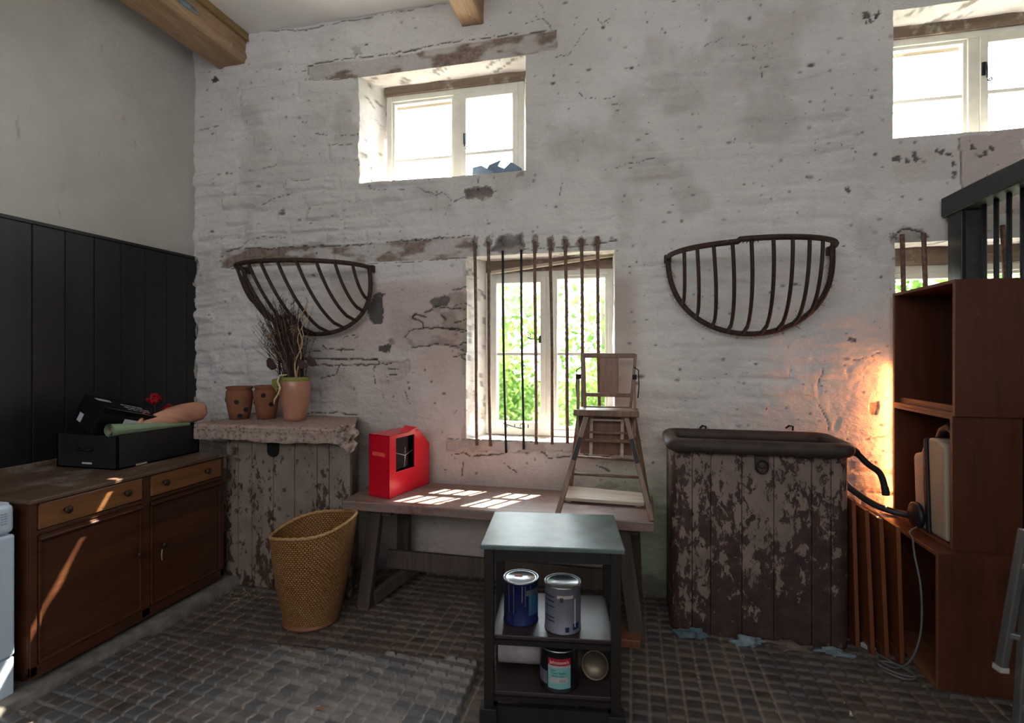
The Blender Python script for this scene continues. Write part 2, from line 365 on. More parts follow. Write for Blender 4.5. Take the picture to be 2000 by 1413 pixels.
    # leaves (let light through)
    def leaf(name, c1, c2):
        m, nt, b = mat(name); nt.nodes.remove(b); out = nt.nodes['Material Output']; v = coords(nt); c = ramp(nt, noise(nt, v, 1.6, 5), [(.35, c1), (.65, c2)])
        d = N(nt, 'ShaderNodeBsdfDiffuse'); t = N(nt, 'ShaderNodeBsdfTranslucent'); nt.links.new(c, d.inputs[0]); nt.links.new(c, t.inputs[0])
        x = N(nt, 'ShaderNodeMixShader'); x.inputs[0].default_value = .6; nt.links.new(d.outputs[0], x.inputs[1]); nt.links.new(t.outputs[0], x.inputs[2]); nt.links.new(x.outputs[0], out.inputs[0]); return m
    M['leaf'] = leaf('fresh_leaves', (.060, .13, .020), (.19, .28, .075)); M['grass'] = leaf('lawn', (.09, .12, .06), (.14, .17, .10))
special()
UI = 1

# ------------------------------------------------------------ noise maps
_rng = np.random.default_rng(7); _T = _rng.random((256, 256))
def vn(x, y, s=0):
    x = x+s*17.31; y = y+s*5.77
    xi = np.floor(x).astype(int); yi = np.floor(y).astype(int); fx = x-xi; fy = y-yi; fx = fx*fx*(3-2*fx); fy = fy*fy*(3-2*fy)
    a = _T[xi & 255, yi & 255]; b = _T[(xi+1) & 255, yi & 255]; c = _T[xi & 255, (yi+1) & 255]; d = _T[(xi+1) & 255, (yi+1) & 255]
    return (a*(1-fx)+b*fx)*(1-fy)+(c*(1-fx)+d*fx)*fy
def fbm(x, y, s=0, o=4):
    r = 0; a = .5; t = 0
    for i in range(o): r = r+a*vn(x*2**i, y*2**i, s+i); t += a; a *= .5
    return r/t
def hsh(i, j=0): return _T[np.asarray(i).astype(int) & 255, np.asarray(j).astype(int) & 255]
def sstep(a, b, x): t = np.clip((x-a)/(b-a), 0, 1); return t*t*(3-2*t)
def poly_in(px, pz, poly):
    ins = np.zeros(px.shape, bool); n = len(poly)
    for i in range(n):
        x0, z0 = poly[i]; x1, z1 = poly[(i+1) % n]
        c = ((z0 > pz) != (z1 > pz)) & (px < (x1-x0)*(pz-z0)/(z1-z0+1e-12)+x0); ins ^= c
    return ins
def seg_d(px, pz, pts):
    d = np.full(px.shape, 9.)
    for (x0, z0), (x1, z1) in zip(pts[:-1], pts[1:]):
        dx = x1-x0; dz = z1-z0; L = dx*dx+dz*dz+1e-12
        t = np.clip(((px-x0)*dx+(pz-z0)*dz)/L, 0, 1); d = np.minimum(d, np.hypot(px-x0-t*dx, pz-z0-t*dz))
    return d
def mesh_arrays(name, V, F, m, cols, smooth=True):
    me = bpy.data.meshes.new(name); me.vertices.add(len(V)); me.vertices.foreach_set('co', V.astype(np.float32).ravel())
    me.loops.add(F.size); me.loops.foreach_set('vertex_index', F.astype(np.int32).ravel())
    me.polygons.add(len(F)); me.polygons.foreach_set('loop_start', (np.arange(len(F))*4).astype(np.int32)); me.polygons.foreach_set('loop_total', np.full(len(F), 4, np.int32))
    me.update(calc_edges=True); me.polygons.foreach_set('use_smooth', np.full(len(F), smooth))
    for k, c in cols.items():
        a = me.color_attributes.new(k, 'FLOAT_COLOR', 'POINT'); a.data.foreach_set('color', np.concatenate([c, np.ones((len(c), 1))], 1).astype(np.float32).ravel())
    me.materials.append(m); o = bpy.data.objects.new(name, me); C.objects.link(o); return o

# ------------------------------------------------------------ THE SETTING: far wall with its window openings
X0, X1, ZC = -3.49, 4.2, 4.16
OPEN = {'up': (-2.006, -.725, 2.885, 3.69), 'low': (-1.16, -.115, .995, 2.30), 'rup': (1.53, 2.75, 2.90, 3.67), 'rlow': (1.54, 2.75, .99, 2.27)}
def axis(lo, hi, step, keys):
    ks = sorted(set([lo, hi]+[k for k in keys if lo < k < hi])); out = []
    for a, b in zip(ks[:-1], ks[1:]):
        n = max(1, round((b-a)/step)); out += list(np.linspace(a, b, n, endpoint=False))
    return np.array(out+[ks[-1]])
def build_wall():
    st = .0085
    xs = np.concatenate([axis(X0, 2.35, st, [v for o in OPEN.values() for v in o[:2]]), axis(2.35, X1, .1, [2.75])[1:]])
    zs = axis(0, ZC, st, [v for o in OPEN.values() for v in o[2:]])
    gx, gz = np.meshgrid(xs, zs); x = gx.ravel(); z = gz.ravel(); n = len(x)
    # rubble courses
    wx = x+.10*(fbm(x*3, z*3, 1)-.5); wz = z+.075*(fbm(x*1.6, z*2.2, 2)-.5)+.02*(fbm(x*9, z*9, 3)-.5)
    wz = wz+.085*(vn(wz*3.7, wz*0+2, 19)-.5)+.05*(vn(x*2.6, z*4, 20)-.5); rowh = .11; ri = np.floor(wz/rowh); jz = (hsh(ri, 3)-.5)*.03
    fz = np.abs((wz/rowh-ri)-.5)*rowh*2
    dz = (rowh-fz)/2
    wl = .22+.34*hsh(ri, 9); ci = np.floor((wx+hsh(ri, 5)*3)/wl+.35*hsh(ri, 21)); fx = np.abs(((wx+hsh(ri, 5)*3)/wl+.35*hsh(ri, 21)-ci)-.5)*2; dx = (1-fx)*wl/2
    d = np.minimum(dz, dx*1.2)
    rough = .30+.55*sstep(-1.0, -2.0, x)+.25*(fbm(x*.8, z*.9, 6)-.3)
    rough = np.clip(rough-.35*sstep(1.25, 1.45, x), .05, 1)
    smooth_zone = sstep(.35, .75, fbm(x*1.1+3, z*1.1, 8))
    rough = rough*(1-.6*smooth_zone)
    # plastered part round the low window
    pl = sstep(-2.45, -2.1, x)*(1-sstep(-.05, .1, x))*(1-sstep(2.05, 2.2, z)); rough = rough*(1-.85*pl)
    h = rough*(.022*sstep(0, .032, d)*sstep(.35, .65, fbm(x*3, z*4, 14))+.046*(hsh(ri*7+ci, ci)-.5)*sstep(0, .030, d)+.050*(fbm(x*4.5+.5*fbm(x*3, z*3, 23), z*13, 16)-.5))
    h += .030*(fbm(x*1.3, z*1.3, 11)-.5)+.014*(fbm(x*6, z*9, 12)-.5)*(1-.3*pl)+.005*(fbm(x*28, z*34, 13)-.5)
    lines = rough*(1-sstep(0, .006, d))
    dirt = .35*lines*sstep(.5, .72, fbm(x*4, z*4, 15)); bare = np.zeros(n); pink = np.zeros(n); green_tint = np.zeros(n); grey = np.zeros(n)
    jag = .022*(fbm(x*22, z*22, 17)-.5)*2; jx = x+jag; jz_ = z+.022*(fbm(x*22+9, z*22, 18)-.5)*2
    P = lambda pts: [(at(a, b).x, at(a, b).z) for a, b in pts]
    def area(pts, arr, amt, depth=0, jagged=1, mod=None):
        nonlocal h
        p = P(pts); ax = jx if jagged else x; az = jz_ if jagged else z
        xs_ = [q[0] for q in p]; zs_ = [q[1] for q in p]
        bb = (x > min(xs_)-.1) & (x < max(xs_)+.1) & (z > min(zs_)-.1) & (z < max(zs_)+.1)
        idx = np.nonzero(bb)[0]; ins = poly_in(ax[idx], az[idx], p)
        k = idx[ins]; a = amt if mod is None else amt*mod(x[k], z[k])
        arr[k] = np.maximum(arr[k], a); h[k] += depth
        return k
    def crack(pts, w=.006, dep=.02, amt=1., j=.012):
        nonlocal h
        p = P(pts); xs_ = [q[0] for q in p]; zs_ = [q[1] for q in p]
        idx = np.nonzero((x > min(xs_)-.08) & (x < max(xs_)+.08) & (z > min(zs_)-.08) & (z < max(zs_)+.08))[0]
        xx = x[idx]; zz = z[idx]; dd = seg_d(xx+j*2*(fbm(xx*25, zz*25, 31)-.5), zz+j*2*(fbm(xx*25, zz*25+7, 32)-.5), p)
        ww = w*.48*(.1+1.6*fbm(xx*11, zz*11, 33)); g = 1-sstep(ww*.6, ww*1.7, dd)
        dirt[idx] = np.maximum(dirt[idx], g*amt); h[idx] -= g*dep*.5
    # painted lintels let into the wall
    mott = lambda a, b: .35+.9*sstep(.42, .62, fbm(a*5, b*14, 41))
    for poly, amt in (([(603, 130), (760, 112), (1000, 70), (1086, 60), (1090, 95), (1027, 108), (702, 152), (604, 157)], .9), ([(432, 488), (560, 484), (700, 477), (925, 462), (930, 503), (700, 515), (435, 523)], .9)):
        k = area(poly, bare, amt, 0, 0, mott)
        h[k] = -.004+.004*(fbm(x[k]*4, z[k]*30, 42)-.5)
    area([(432, 488), (560, 484), (640, 481), (640, 517), (435, 523)], bare, .3, 0)
    crack([(601, 130), (655, 118), (760, 106), (870, 84), (1000, 66), (1086, 59)], .007, .012); crack([(604, 157), (640, 158), (700, 153)], .007, .01, .8); crack([(603, 130), (604, 157)], .003, .01, .6)
    crack([(435, 492), (470, 484), (520, 486), (700, 478), (800, 470), (925, 461)], .006, .012); crack([(433, 488), (434, 524)], .005, .01, .8); crack([(434, 524), (480, 526)], .004, .01); crack([(700, 517), (800, 512), (925, 502)], .004, .008, .8)
    crack([(470, 484), (485, 470), (515, 464), (560, 464)], .004, .01, .8); crack([(925, 462), (928, 500)], .005, .01)
    area([(685, 92), (705, 92), (706, 108), (690, 108)], grey, .35); crack([(705, 92), (718, 86)], .004, .01)
    # loose plaster, exposed stones
    mst = lambda a, b: .25+.6*sstep(.4, .6, fbm(a*9, b*16, 44))
    k = area([(790, 660), (800, 640), (803, 622), (830, 612), (850, 600), (862, 578), (906, 570), (918, 560), (918, 690), (900, 684), (880, 675), (850, 672), (805, 678)], bare, .75, -.016, 1, mst)
    for pts in ([(790, 662), (797, 645), (830, 640), (905, 642)], [(805, 678), (850, 673), (890, 676), (915, 690)], [(803, 622), (826, 632), (826, 642)], [(803, 622), (812, 614), (832, 620)], [(830, 612), (850, 600), (905, 604)], [(862, 640), (905, 648)], [(860, 615), (872, 625)], [(880, 640), (912, 645)], [(895, 690), (920, 712)]): crack(pts, .008, .016)
    area([(838, 590), (850, 580), (868, 578), (880, 586), (868, 598), (848, 600)], grey, .85, -.008)
    area([(716, 600), (724, 586), (733, 577), (749, 586), (748, 633), (730, 633), (722, 627)], grey, 1, -.006); area([(731, 576), (740, 573), (752, 571), (751, 580), (744, 590)], grey, 1, -.006); area([(739, 676), (764, 673), (763, 688), (740, 688)], grey, 1, -.006)
    area([(757, 664), (768, 660), (774, 672), (764, 676)], bare, .8)
    area([(730, 705), (800, 705), (798, 728), (780, 748), (740, 750), (732, 735)], bare, .3, -.012, 1, mst)
    for pts, w in (([(590, 701), (660, 702), (735, 702)], .012), ([(590, 712), (640, 714), (735, 713)], .009), ([(735, 700), (738, 712), (780, 707)], .007), ([(632, 676), (640, 683), (690, 683)], .007), ([(622, 742), (655, 732), (662, 715)], .007), ([(730, 716), (731, 750)], .005), ([(755, 720), (775, 721)], .009), ([(758, 731), (772, 732)], .012), ([(668, 662), (690, 655), (700, 660)], .005), ([(595, 690), (630, 684)], .004), ([(600, 808), (640, 806), (700, 812)], .006), ([(790, 765), (800, 790)], .004), ([(745, 770), (752, 790)], .005)): crack(pts, w, .022)
    # under and round the upper window
    area([(905, 372), (925, 366), (950, 366), (960, 374), (955, 388), (935, 390), (925, 384), (908, 388)], grey, .75, -.012, 1, mst); area([(905, 372), (925, 362), (958, 366), (960, 380), (935, 388), (905, 385)], bare, .75)
    area([(1006, 342), (1022, 335), (1020, 345), (1008, 350)], bare, .7)
    for pts, w in (([(815, 365), (830, 375), (850, 380), (868, 378), (882, 395), (905, 385)], .006), ([(935, 345), (934, 358)], .005), ([(720, 370), (800, 372)], .003), ([(1085, 110), (1110, 108), (1132, 75), (1146, 55)], .005), ([(1100, 352), (1092, 380)], .006), ([(1020, 48), (1060, 35), (1075, 55)], .004), ([(1168, 35), (1176, 42), (1190, 35)], .005), ([(1148, 190), (1175, 195), (1210, 187)], .003), ([(1194, 203), (1212, 204)], .004), ([(1050, 0), (1060, 15), (1064, 28)], .004), ([(1145, 195), (1130, 182)], .003), ([(1378, 90), (1410, 75)], .004), ([(1440, 84), (1480, 92), (1510, 85)], .003), ([(1485, 130), (1488, 150)], .005), ([(1180, 335), (1230, 320), (1280, 310)], .003), ([(1500, 335), (1510, 325), (1525, 322)], .003)): crack(pts, w, .012, .8)
    # wall above the low window, bar sockets
    area([(960, 492), (972, 470), (990, 458), (1016, 458), (1020, 488), (990, 497)], grey, .8, -.02, 1, mst); area([(955, 494), (975, 462), (1020, 455), (1022, 492)], bare, .55, -.004)
    for px in (927, 953, 981, 1018, 1045, 1075, 1104, 1135, 1166): area([(px-8, 478), (px-5, 463), (px+6, 460), (px+7, 480), (px, 492)], bare, .8, -.01); crack([(px-5, 470), (px+4, 482)], .006, .01)
    crack([(1160, 480), (1202, 470)], .01, .02)
    crack([(1240, 878), (1250, 860)], .009, .02); crack([(1022, 488), (1100, 485), (1205, 472)], .006, .01, .8)
    # sill band and cracks beneath
    area([(872, 858), (1112, 860), (1118, 880), (1050, 884), (872, 880)], bare, .55, .012, 1, mst); crack([(868, 858), (1110, 861)], .005, .01, .8)
    for pts in ([(880, 890), (905, 884), (918, 892), (985, 886)], [(1060, 882), (1072, 895), (1115, 892)], [(1140, 886), (1165, 898), (1200, 888)], [(1165, 910), (1190, 918)], [(985, 905), (1010, 925)], [(905, 905), (902, 930)]): crack(pts, .007, .014)
    area([(1140, 888), (1205, 880), (1210, 900), (1180, 908), (1150, 900)], grey, .4, -.012, 1, mst)
    area([(1160, 950), (1200, 940), (1212, 950), (1180, 962)], grey, .35); area([(800, 840), (860, 840), (860, 860), (800, 860)], bare, .15)
    # left jamb of the low window: flaking stones
    area([(905, 505), (930, 505), (928, 870), (902, 870), (910, 760), (902, 640)], bare, .45, 0, 1, mst)
    for yy in (560, 590, 622, 668, 690): crack([(885, yy+8), (915, yy), (928, yy+3)], .006, .012)
    # right hand wall
    area([(1738, 462), (1760, 445), (1800, 448), (1822, 468), (1815, 490), (1780, 482), (1745, 484)], bare, .7, -.008, 1, mst); crack([(1740, 470), (1765, 447), (1800, 452), (1815, 462)], .008, .02); crack([(1725, 462), (1740, 455), (1755, 470)], .005, .01); crack([(1782, 492), (1810, 482), (1835, 478)], .007, .01)
    crack([(1875, 270), (1878, 330), (1882, 375)], .008, .012, .7); area([(1872, 268), (2000, 250), (2000, 420), (1880, 420)], pink, .7)
    area([(1745, 290), (1870, 290), (1875, 350), (1750, 360)], pink, .25)
    for a, b in ((1785, 300), (1790, 308), (1770, 312), (1832, 290), (1840, 296), (1857, 300), (1862, 320), (1940, 290), (1915, 305), (1900, 285), (1752, 312), (1690, 30), (1698, 40), (1710, 30), (1925, 300), (1863, 340), (1654, 372)): area([(a-5, b-4), (a+4, b-5), (a+6, b+4), (a-3, b+5)], grey, .9, -.004)
    crack([(1685, 25), (1692, 45), (1708, 42), (1716, 22)], .007, .01); crack([(1660, 660), (1672, 664)], .012, .01, .7)
    area([(1655, 665), (1672, 660), (1672, 668), (1658, 670)], bare, .9)
    for pts in ([(1608, 718), (1600, 750)], [(1600, 790), (1622, 840)], [(1665, 705), (1720, 690)], [(1690, 860), (1740, 850)], [(1690, 905), (1700, 900)], [(1680, 960), (1740, 965)]): crack(pts, .006, .012, .6)
    area([(1696, 790), (1716, 785), (1716, 812), (1700, 810)], bare, .95, -.008); area([(1735, 560), (1742, 540), (1742, 600)], bare, .2)
    k = area([(1665, 900), (1745, 880), (1745, 1010), (1700, 1000), (1665, 980)], bare, .3, 0, 1, mst); h[k] += .02*sstep(0, .02, d[k])-.012
    # left side details
    for pts, w in (([(388, 255), (405, 252), (430, 248)], .005), ([(413, 155), (422, 152)], .014), ([(578, 142), (600, 138)], .005), ([(512, 400), (530, 390), (570, 375)], .005), ([(515, 330), (535, 324), (542, 318)], .004), ([(560, 353), (605, 352)], .005), ([(615, 262), (700, 266)], .004), ([(640, 285), (690, 282)], .004), ([(480, 60), (520, 62), (600, 56), (700, 36), (800, 20), (893, 2)], .006), ([(380, 500), (388, 520), (385, 560)], .005)): crack(pts, w, .010, .8)
    area([(410, 152), (420, 148), (426, 156), (415, 161)], grey, 1)
    # speckle and nicks
    rr = np.random.default_rng(3)
    for i in range(900):
        cx = rr.uniform(X0, 2.3); cz = rr.uniform(.3, 4.1); r = rr.uniform(.003, .010)*(1.5 if rr.random() < .12 else 1)
        ix = np.searchsorted(xs, cx); iz = np.searchsorted(zs, cz)
        a0, a1 = max(ix-4, 0), min(ix+4, len(xs)); b0, b1 = max(iz-4, 0), min(iz+4, len(zs))
        sub = (np.arange(b0, b1)[:, None]*len(xs)+np.arange(a0, a1)[None, :]).ravel()
        dd = np.hypot((x[sub]-cx)*(.5 if rr.random() < .3 else 1), z[sub]-cz); g = 1-sstep(r*.5, r*1.3, dd)
        dirt[sub] = np.maximum(dirt[sub], g*rr.uniform(.3, .9)); h[sub] -= g*.004
    # colour zones
    pz = sstep(.25, .6, fbm(x*1.5, z*1.5, 51))*.6+.5
    pink[:] = np.maximum(pink, pl*(.75*pz)); pink[:] = np.clip(pink+.35*sstep(1.4, .9, z)*(1-pl), 0, 1)
    green_tint[:] = .75*sstep(1.0, .55, z+.25*(fbm(x*3, z*3, 61)-.5))*sstep(-.35, -.1, x)*sstep(.6, .45, x)  # green tint, stronger towards the floor
    green_tint[:] = np.maximum(green_tint, .22*sstep(.9, .2, z)*sstep(.4, .6, fbm(x*3, z*3, 62)))
    green_tint[:] = np.maximum(green_tint, .08*sstep(.45, .6, fbm(x*1.2+5, z*1.2, 63)))
    inlow = ((z < .30+.2*fbm(x*5, z*5, 64))); grey[:] = np.maximum(grey, .75*sstep(.20, .02, z+.22*(fbm(x*9, z*9, 65)-.5)))
    kl = np.nonzero((x < -1.10) & (x > -1.19) & (z > 1.45) & (z < 1.95))[0]; green_tint[kl] = np.maximum(green_tint[kl], .5)
    bare[:] = np.maximum(bare, .25*sstep(.60, .75, fbm(x*2.4, z*2.4, 71)))
    V = np.stack([x, WALL-h, np.where(z < .0001, -.08, z)], 1)
    F = []
    nx = len(xs); nz = len(zs); ii, jj = np.meshgrid(np.arange(nx-1), np.arange(nz-1)); cx = (xs[:-1]+xs[1:])/2; cz = (zs[:-1]+zs[1:])/2
    keep = np.ones((nz-1, nx-1), bool)
    for a, b, c, d_ in OPEN.values(): keep &= ~((cx[None, :] > a) & (cx[None, :] < b) & (cz[:, None] > c) & (cz[:, None] < d_))
    i = ii[keep]; j = jj[keep]; q = np.stack([j*nx+i, j*nx+i+1, (j+1)*nx+i+1, (j+1)*nx+i], 1)
    Vs = [V]; Fs = [q]; wear = np.stack([dirt, np.clip(bare, 0, 1), pink], 1); tone = np.stack([green_tint, np.clip(grey, 0, 1), green_tint*0], 1); Ws = [wear]; Ts = [tone]; off = n
    # reveals: splayed from the wall face to the frame, then straight out
    for key, (a, b, c, d_) in OPEN.items():
        ia, ib = np.argmin(abs(xs-a)), np.argmin(abs(xs-b)); ic, id_ = np.argmin(abs(zs-c)), np.argmin(abs(zs-d_))
        if key in ('up', 'low'): ia2 = .10
        else: ia2 = .0
        ring = [(ic, i) for i in range(ia, ib)]+[(j, ib) for j in range(ic, id_)]+[(id_, i) for i in range(ib, ia, -1)]+[(j, ia) for j in range(id_, ic, -1)]
        idx = np.array([j*nx+i for j, i in ring]); base = V[idx]; m = len(idx)
        ts = np.linspace(0, 1, 16)
        vv = [base]; cxm = (a+b)/2
        for t in ts[1:]:
            y = WALL+t*.47; p = base.copy(); k = min(t*.47/.23, 1)
            sx = (p[:, 0]-a)/(b-a)
            p[:, 0] += ia2*k*(1-sx)-.02*k*sx
            p[:, 1] = y*1+(base[:, 1]-WALL)*(1-k)
            w_ = .012*(vn(p[:, 0]*9+p[:, 2]*9, np.full(m, y*12), 77)-.5)*2
            p[:, 0] += w_*(np.abs(sx-.5) > .49); p[:, 2] += w_*(np.abs(sx-.5) <= .49)*.6
            vv.append(p)
        VV = np.concatenate(vv); nn = len(vv); a_, b_ = np.meshgrid(np.arange(m), np.arange(nn-1)); a_ = a_.ravel(); b_ = b_.ravel(); a2 = (a_+1) % m
        Fs.append(np.stack([b_*m+a_, (b_+1)*m+a_, (b_+1)*m+a2, b_*m+a2], 1)+off); Vs.append(VV)
        nb = fbm(VV[:, 2]*7+VV[:, 1]*5, VV[:, 0]*7+VV[:, 1]*11, 91); bb = .65*sstep(.5, .66, nb)*(.8 if key == 'low' else .25)
        dd = .7*sstep(.66, .74, fbm(VV[:, 2]*16+VV[:, 1]*9, VV[:, 0]*16+VV[:, 1]*19, 92))
        Ws.append(np.stack([dd, bb, bb*.3], 1)); Ts.append(np.stack([bb*0, bb*0, bb*0], 1)); off += len(VV)
    o = mesh_arrays('wall_back', np.concatenate(Vs), np.concatenate(Fs), M['wall'], {'wear': np.concatenate(Ws), 'tone': np.concatenate(Ts)})
    struct(o)
build_wall()

# ------------------------------------------------------------ floor
GX, GY = .0805, .0725
def floor_h(x, y, s=0, amp=1.):
    """pavers cut in small squares: long joints run away from the camera, short joints across"""
    wx = x+.012*(vn(y*1.1, x*.7, 5+s)-.5); ci = np.floor(wx/GX); fx = wx/GX-ci
    wy = y+.5*GY*(hsh(ci//3, 40+s))*.0+.02*(vn(x*1.4, y*.8, 6+s)-.5)-.045*(x+.5)*0; ri = np.floor(wy/GY); fy = wy/GY-ri
    jx = np.minimum(fx, 1-fx)*GX; jy = np.minimum(fy, 1-fy)*GY
    top = sstep(.001, .010, jx)*sstep(.001, .008, jy)
    tilt = (.5-fy)*.006*(.5+hsh(ci+13, ri))
    hh = amp*(.0125*top+tilt*top*1.4+.005*(hsh(ci, ri*3)-.5)*top)
    brick = sstep(.18, .22, hsh(ci//2, ri//2+9))  # some squares run together
    return hh, ci, ri, jx, jy
def grid_mesh(name, x0, x1, y0, y1, st, fn, m, clip=None):
    xs = np.linspace(x0, x1, int((x1-x0)/st)); ys = np.linspace(y0, y1, int((y1-y0)/st)); gx, gy = np.meshgrid(xs, ys); x = gx.ravel(); y = gy.ravel()
    z, wear = fn(x, y); nx, ny = len(xs), len(ys); i, j = np.meshgrid(np.arange(nx-1), np.arange(ny-1)); i = i.ravel(); j = j.ravel()
    return np.stack([x, y, z], 1), np.stack([j*nx+i, j*nx+i+1, (j+1)*nx+i+1, (j+1)*nx+i], 1), wear
def ffn(x, y):
    h, ci, ri, jx, jy = floor_h(x, y)
    dirtx = (1-sstep(.004, .009, jx))*(.15+.85*sstep(.40, .6, fbm(x*2.5, y*1.2, 80))); dirty = (1-sstep(.001, .004, jy))*.15
    big = .5+.5*sstep(.4, .6, fbm(x*1.4, y*1.4, 83))
    slate = .4*(hsh(ci*5, ri*7) > .6)*sstep(-1.0, .3, x+.6*fbm(x*2, y*2, 81)); rd = .7*(hsh(ci*3, ri*11) > .5)*big
    fine = .0025*(fbm(x*40, y*40, 84)-.5)
    return h+.008*(fbm(x*1.5, y*1.5, 82)-.5)-.012+fine, np.stack([np.clip(dirtx+dirty, 0, 1), slate, rd], 1)
V, F, Wr = grid_mesh('floor', -2.665, 2.7, 1.35, 3.62, .0065, ffn, M['floor'])
n = len(V)
extra = np.array([(-3.6, -3.1, -.012), (4.3, -3.1, -.012), (4.3, 1.36, -.012), (-3.6, 1.36, -.012), (-3.6, 1.36, -.012), (-2.66, 1.36, -.012), (-2.66, 3.7, -.012), (-3.6, 3.7, -.012), (2.69, 1.36, -.012), (4.3, 1.36, -.012), (4.3, 3.7, -.012), (2.69, 3.7, -.012)])
F = np.concatenate([F, np.array([[0, 1, 2, 3], [4, 5, 6, 7], [8, 9, 10, 11]])+n]); V = np.concatenate([V, extra]); Wr = np.concatenate([Wr, np.zeros((12, 3))])
struct(mesh_arrays('floor', V, F, M['floor'], {'wear': Wr}))
# raised block-patterned mat
def matfn(x, y):
    wx = x; ci = np.floor(x/.080); ri = np.floor((y+.115*x)/.0715); fx = x/.080-ci; fy = (y+.115*x)/.0715-ri
    jx = np.minimum(fx, 1-fx)*.08; jy = np.minimum(fy, 1-fy)*.0715; top = sstep(.001, .009, jx)*sstep(.001, .007, jy)
    h = .024+top*(.012+(.5-fy)*.016*(.4+1.0*sstep(-2.2, -1.3, x+.3*hsh(ci, ri))))+.004*(hsh(ci, ri)-.5)*top+.001*(fbm(x*50, y*50, 3)-.5)
    d = (1-sstep(.002, .008, jx))*(.3+.7*sstep(.3, .6, fbm(x*5, y*5, 7)))
    sheen = sstep(-2.15, -1.45, x+.5*(fbm(x*3, y*3, 9)-.5)+.25*(y-2.0))  # window sheen painted in as paler grey towards the right
    return h, np.stack([d, .8*(hsh(ci*5+2, ri*7) > .7), sheen], 1)
V, F, Wr = grid_mesh('m', 0, 1, 0, 1, .006, lambda x, y: (x*0, np.zeros((len(x), 3))), None)
nx_ = int(1/.006)
u = V[:, 0]; v = V[:, 1]
# quad corners on the floor: far-left, far-right, near-right, near-left
fl, fr, nr, nl = (-2.640, 2.37), (-.765, 2.565), (-.70, 1.50), (-2.640, 1.36)
X = (1-v)*((1-u)*fl[0]+u*fr[0])+v*((1-u)*nl[0]+u*nr[0]); Y = (1-v)*((1-u)*fl[1]+u*fr[1])+v*((1-u)*nl[1]+u*nr[1])
nf = 1.0
xs = np.linspace(0, 1, 340); ys = np.linspace(0, 1, 210); gu, gv = np.meshgrid(xs, ys); u = gu.ravel(); v = gv.ravel()
X = (1-v)*((1-u)*fl[0]+u*fr[0])+v*((1-u)*nl[0]+u*nr[0]); Y = (1-v)*((1-u)*fl[1]+u*fr[1])+v*((1-u)*nl[1]+u*nr[1])
X = X+.006*(fbm(Y*9, X*9, 5)-.5)*2; Z, Wr = matfn(X, Y); edge = (u < .0001) | (u > .9999) | (v < .0001) | (v > .9999); Z = np.where(edge, .0, Z)
i, j = np.meshgrid(np.arange(339), np.arange(209)); i = i.ravel(); j = j.ravel()
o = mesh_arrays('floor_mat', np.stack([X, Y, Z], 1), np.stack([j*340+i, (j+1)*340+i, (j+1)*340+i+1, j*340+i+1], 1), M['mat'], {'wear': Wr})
tag(o, 'grey-brown raised sheet of block-patterned matting on the floor left of the dark trolley', 'mat')

# kerb under the sideboard
def kf(u, v):
    y = 1.0+u*2.57; t = (0, .004, .055, .06, .06)[int(round(v*4))]; x = (-2.640, -2.642, -2.652, -2.672, -3.49)[int(round(v*4))]
    return (x+.010*(random.random()-.5)*(v < .8), y, t-.012*(v == 0)+.003*random.random())
struct(obj('trim_kerb', MB().grid(kf, 90, 5), M['kerb'])).name = 'trim_1'
# side wall, boarding, capping
def lw(u, v): return (-3.49, -3.1+u*6.75, v*4.2)
struct(obj('wall_left', MB().grid(lw, 2, 2, False), M['sidewall']))
b = MB(); y = 3.563; k = 0
edges = [3.563]+[3.461-.183*i for i in range(0, 16)]
for a, c in zip(edges[:-1], edges[1:]):
    b.box(-3.488, -3.462+.003*random.random(), c+.004, a, .06, 2.37)
struct(obj('trim_2', b, M['tar'], bevel=.003))
struct(obj('trim_3', MB().box(-3.49, -3.452, .7, 3.565, 2.37, 2.392), M['tar'], bevel=.003))
struct(obj('wall_right', MB().box(4.2, 4.3, -3.1, 3.7, 0, 4.2), M['sidewall']))
struct(obj('wall_near', MB().box(-3.6, 4.3, -3.2, -3.1, 0, 4.2), M['sidewall']))
struct(obj('ceiling', MB().box(-3.6, 4.3, -3.1, 4.2, 4.145, 4.22), M['ceil']))
# unseen eave added outside, trims the high-window sun to a streak
struct(obj('added_eave', MB().box(-4.5, 5, 3.65, 4.425, 4.24, 4.30), M['lintel_old']))

def fbeam(u0, w, z0, z1, name, label, y0=-3.09):
    t = thing(name, label, 'ceiling beam', (u0+w/2, WALL, z0))
    ny = 60
    def f(uu, vv):
        k = int(round(vv*4)) % 4; x = (u0, u0+w, u0+w, u0)[k]; z = (z0, z0, z1, z1)[k]; y = y0+uu*(3.64-y0)
        return (x+.012*(float(vn(np.array(y*2.), np.array(k*3.), 3))-.5), y, z+.014*(float(vn(np.array(y*1.7), np.array(k*5.), 8))-.5))
    obj('timber', MB().grid(f, ny, 5, False), M['timber'], t, bevel=.012)
    return t
t = fbeam(-3.25, .255, 3.90, 4.144, 'oak_beam', 'broad oak ceiling beam meeting the wall in the top left corner')
obj('batten', MB().box(-2.995, -2.965, -3.05, 3.56, 4.085, 4.143), M['batten'], t, bevel=.003, label='darker batten along the beam')
def fpl(): 
    b = MB(); b.lathe([(.0, 0), (1, 0), (1, .003), (.0, .003)], (-2.998, 2.97, 4.01), 20, False, (1, 0, 0), lambda p: Vector((p.x*.026, p.y*.14, p.z*1.8))); return b
obj('patch', fpl(), M['mortar'], t, label='grey worn oval on the side of the beam')
t = fbeam(-1.19, .155, 3.955, 4.144, 'small_beam', 'narrow pale timber beam end above the upper middle window')

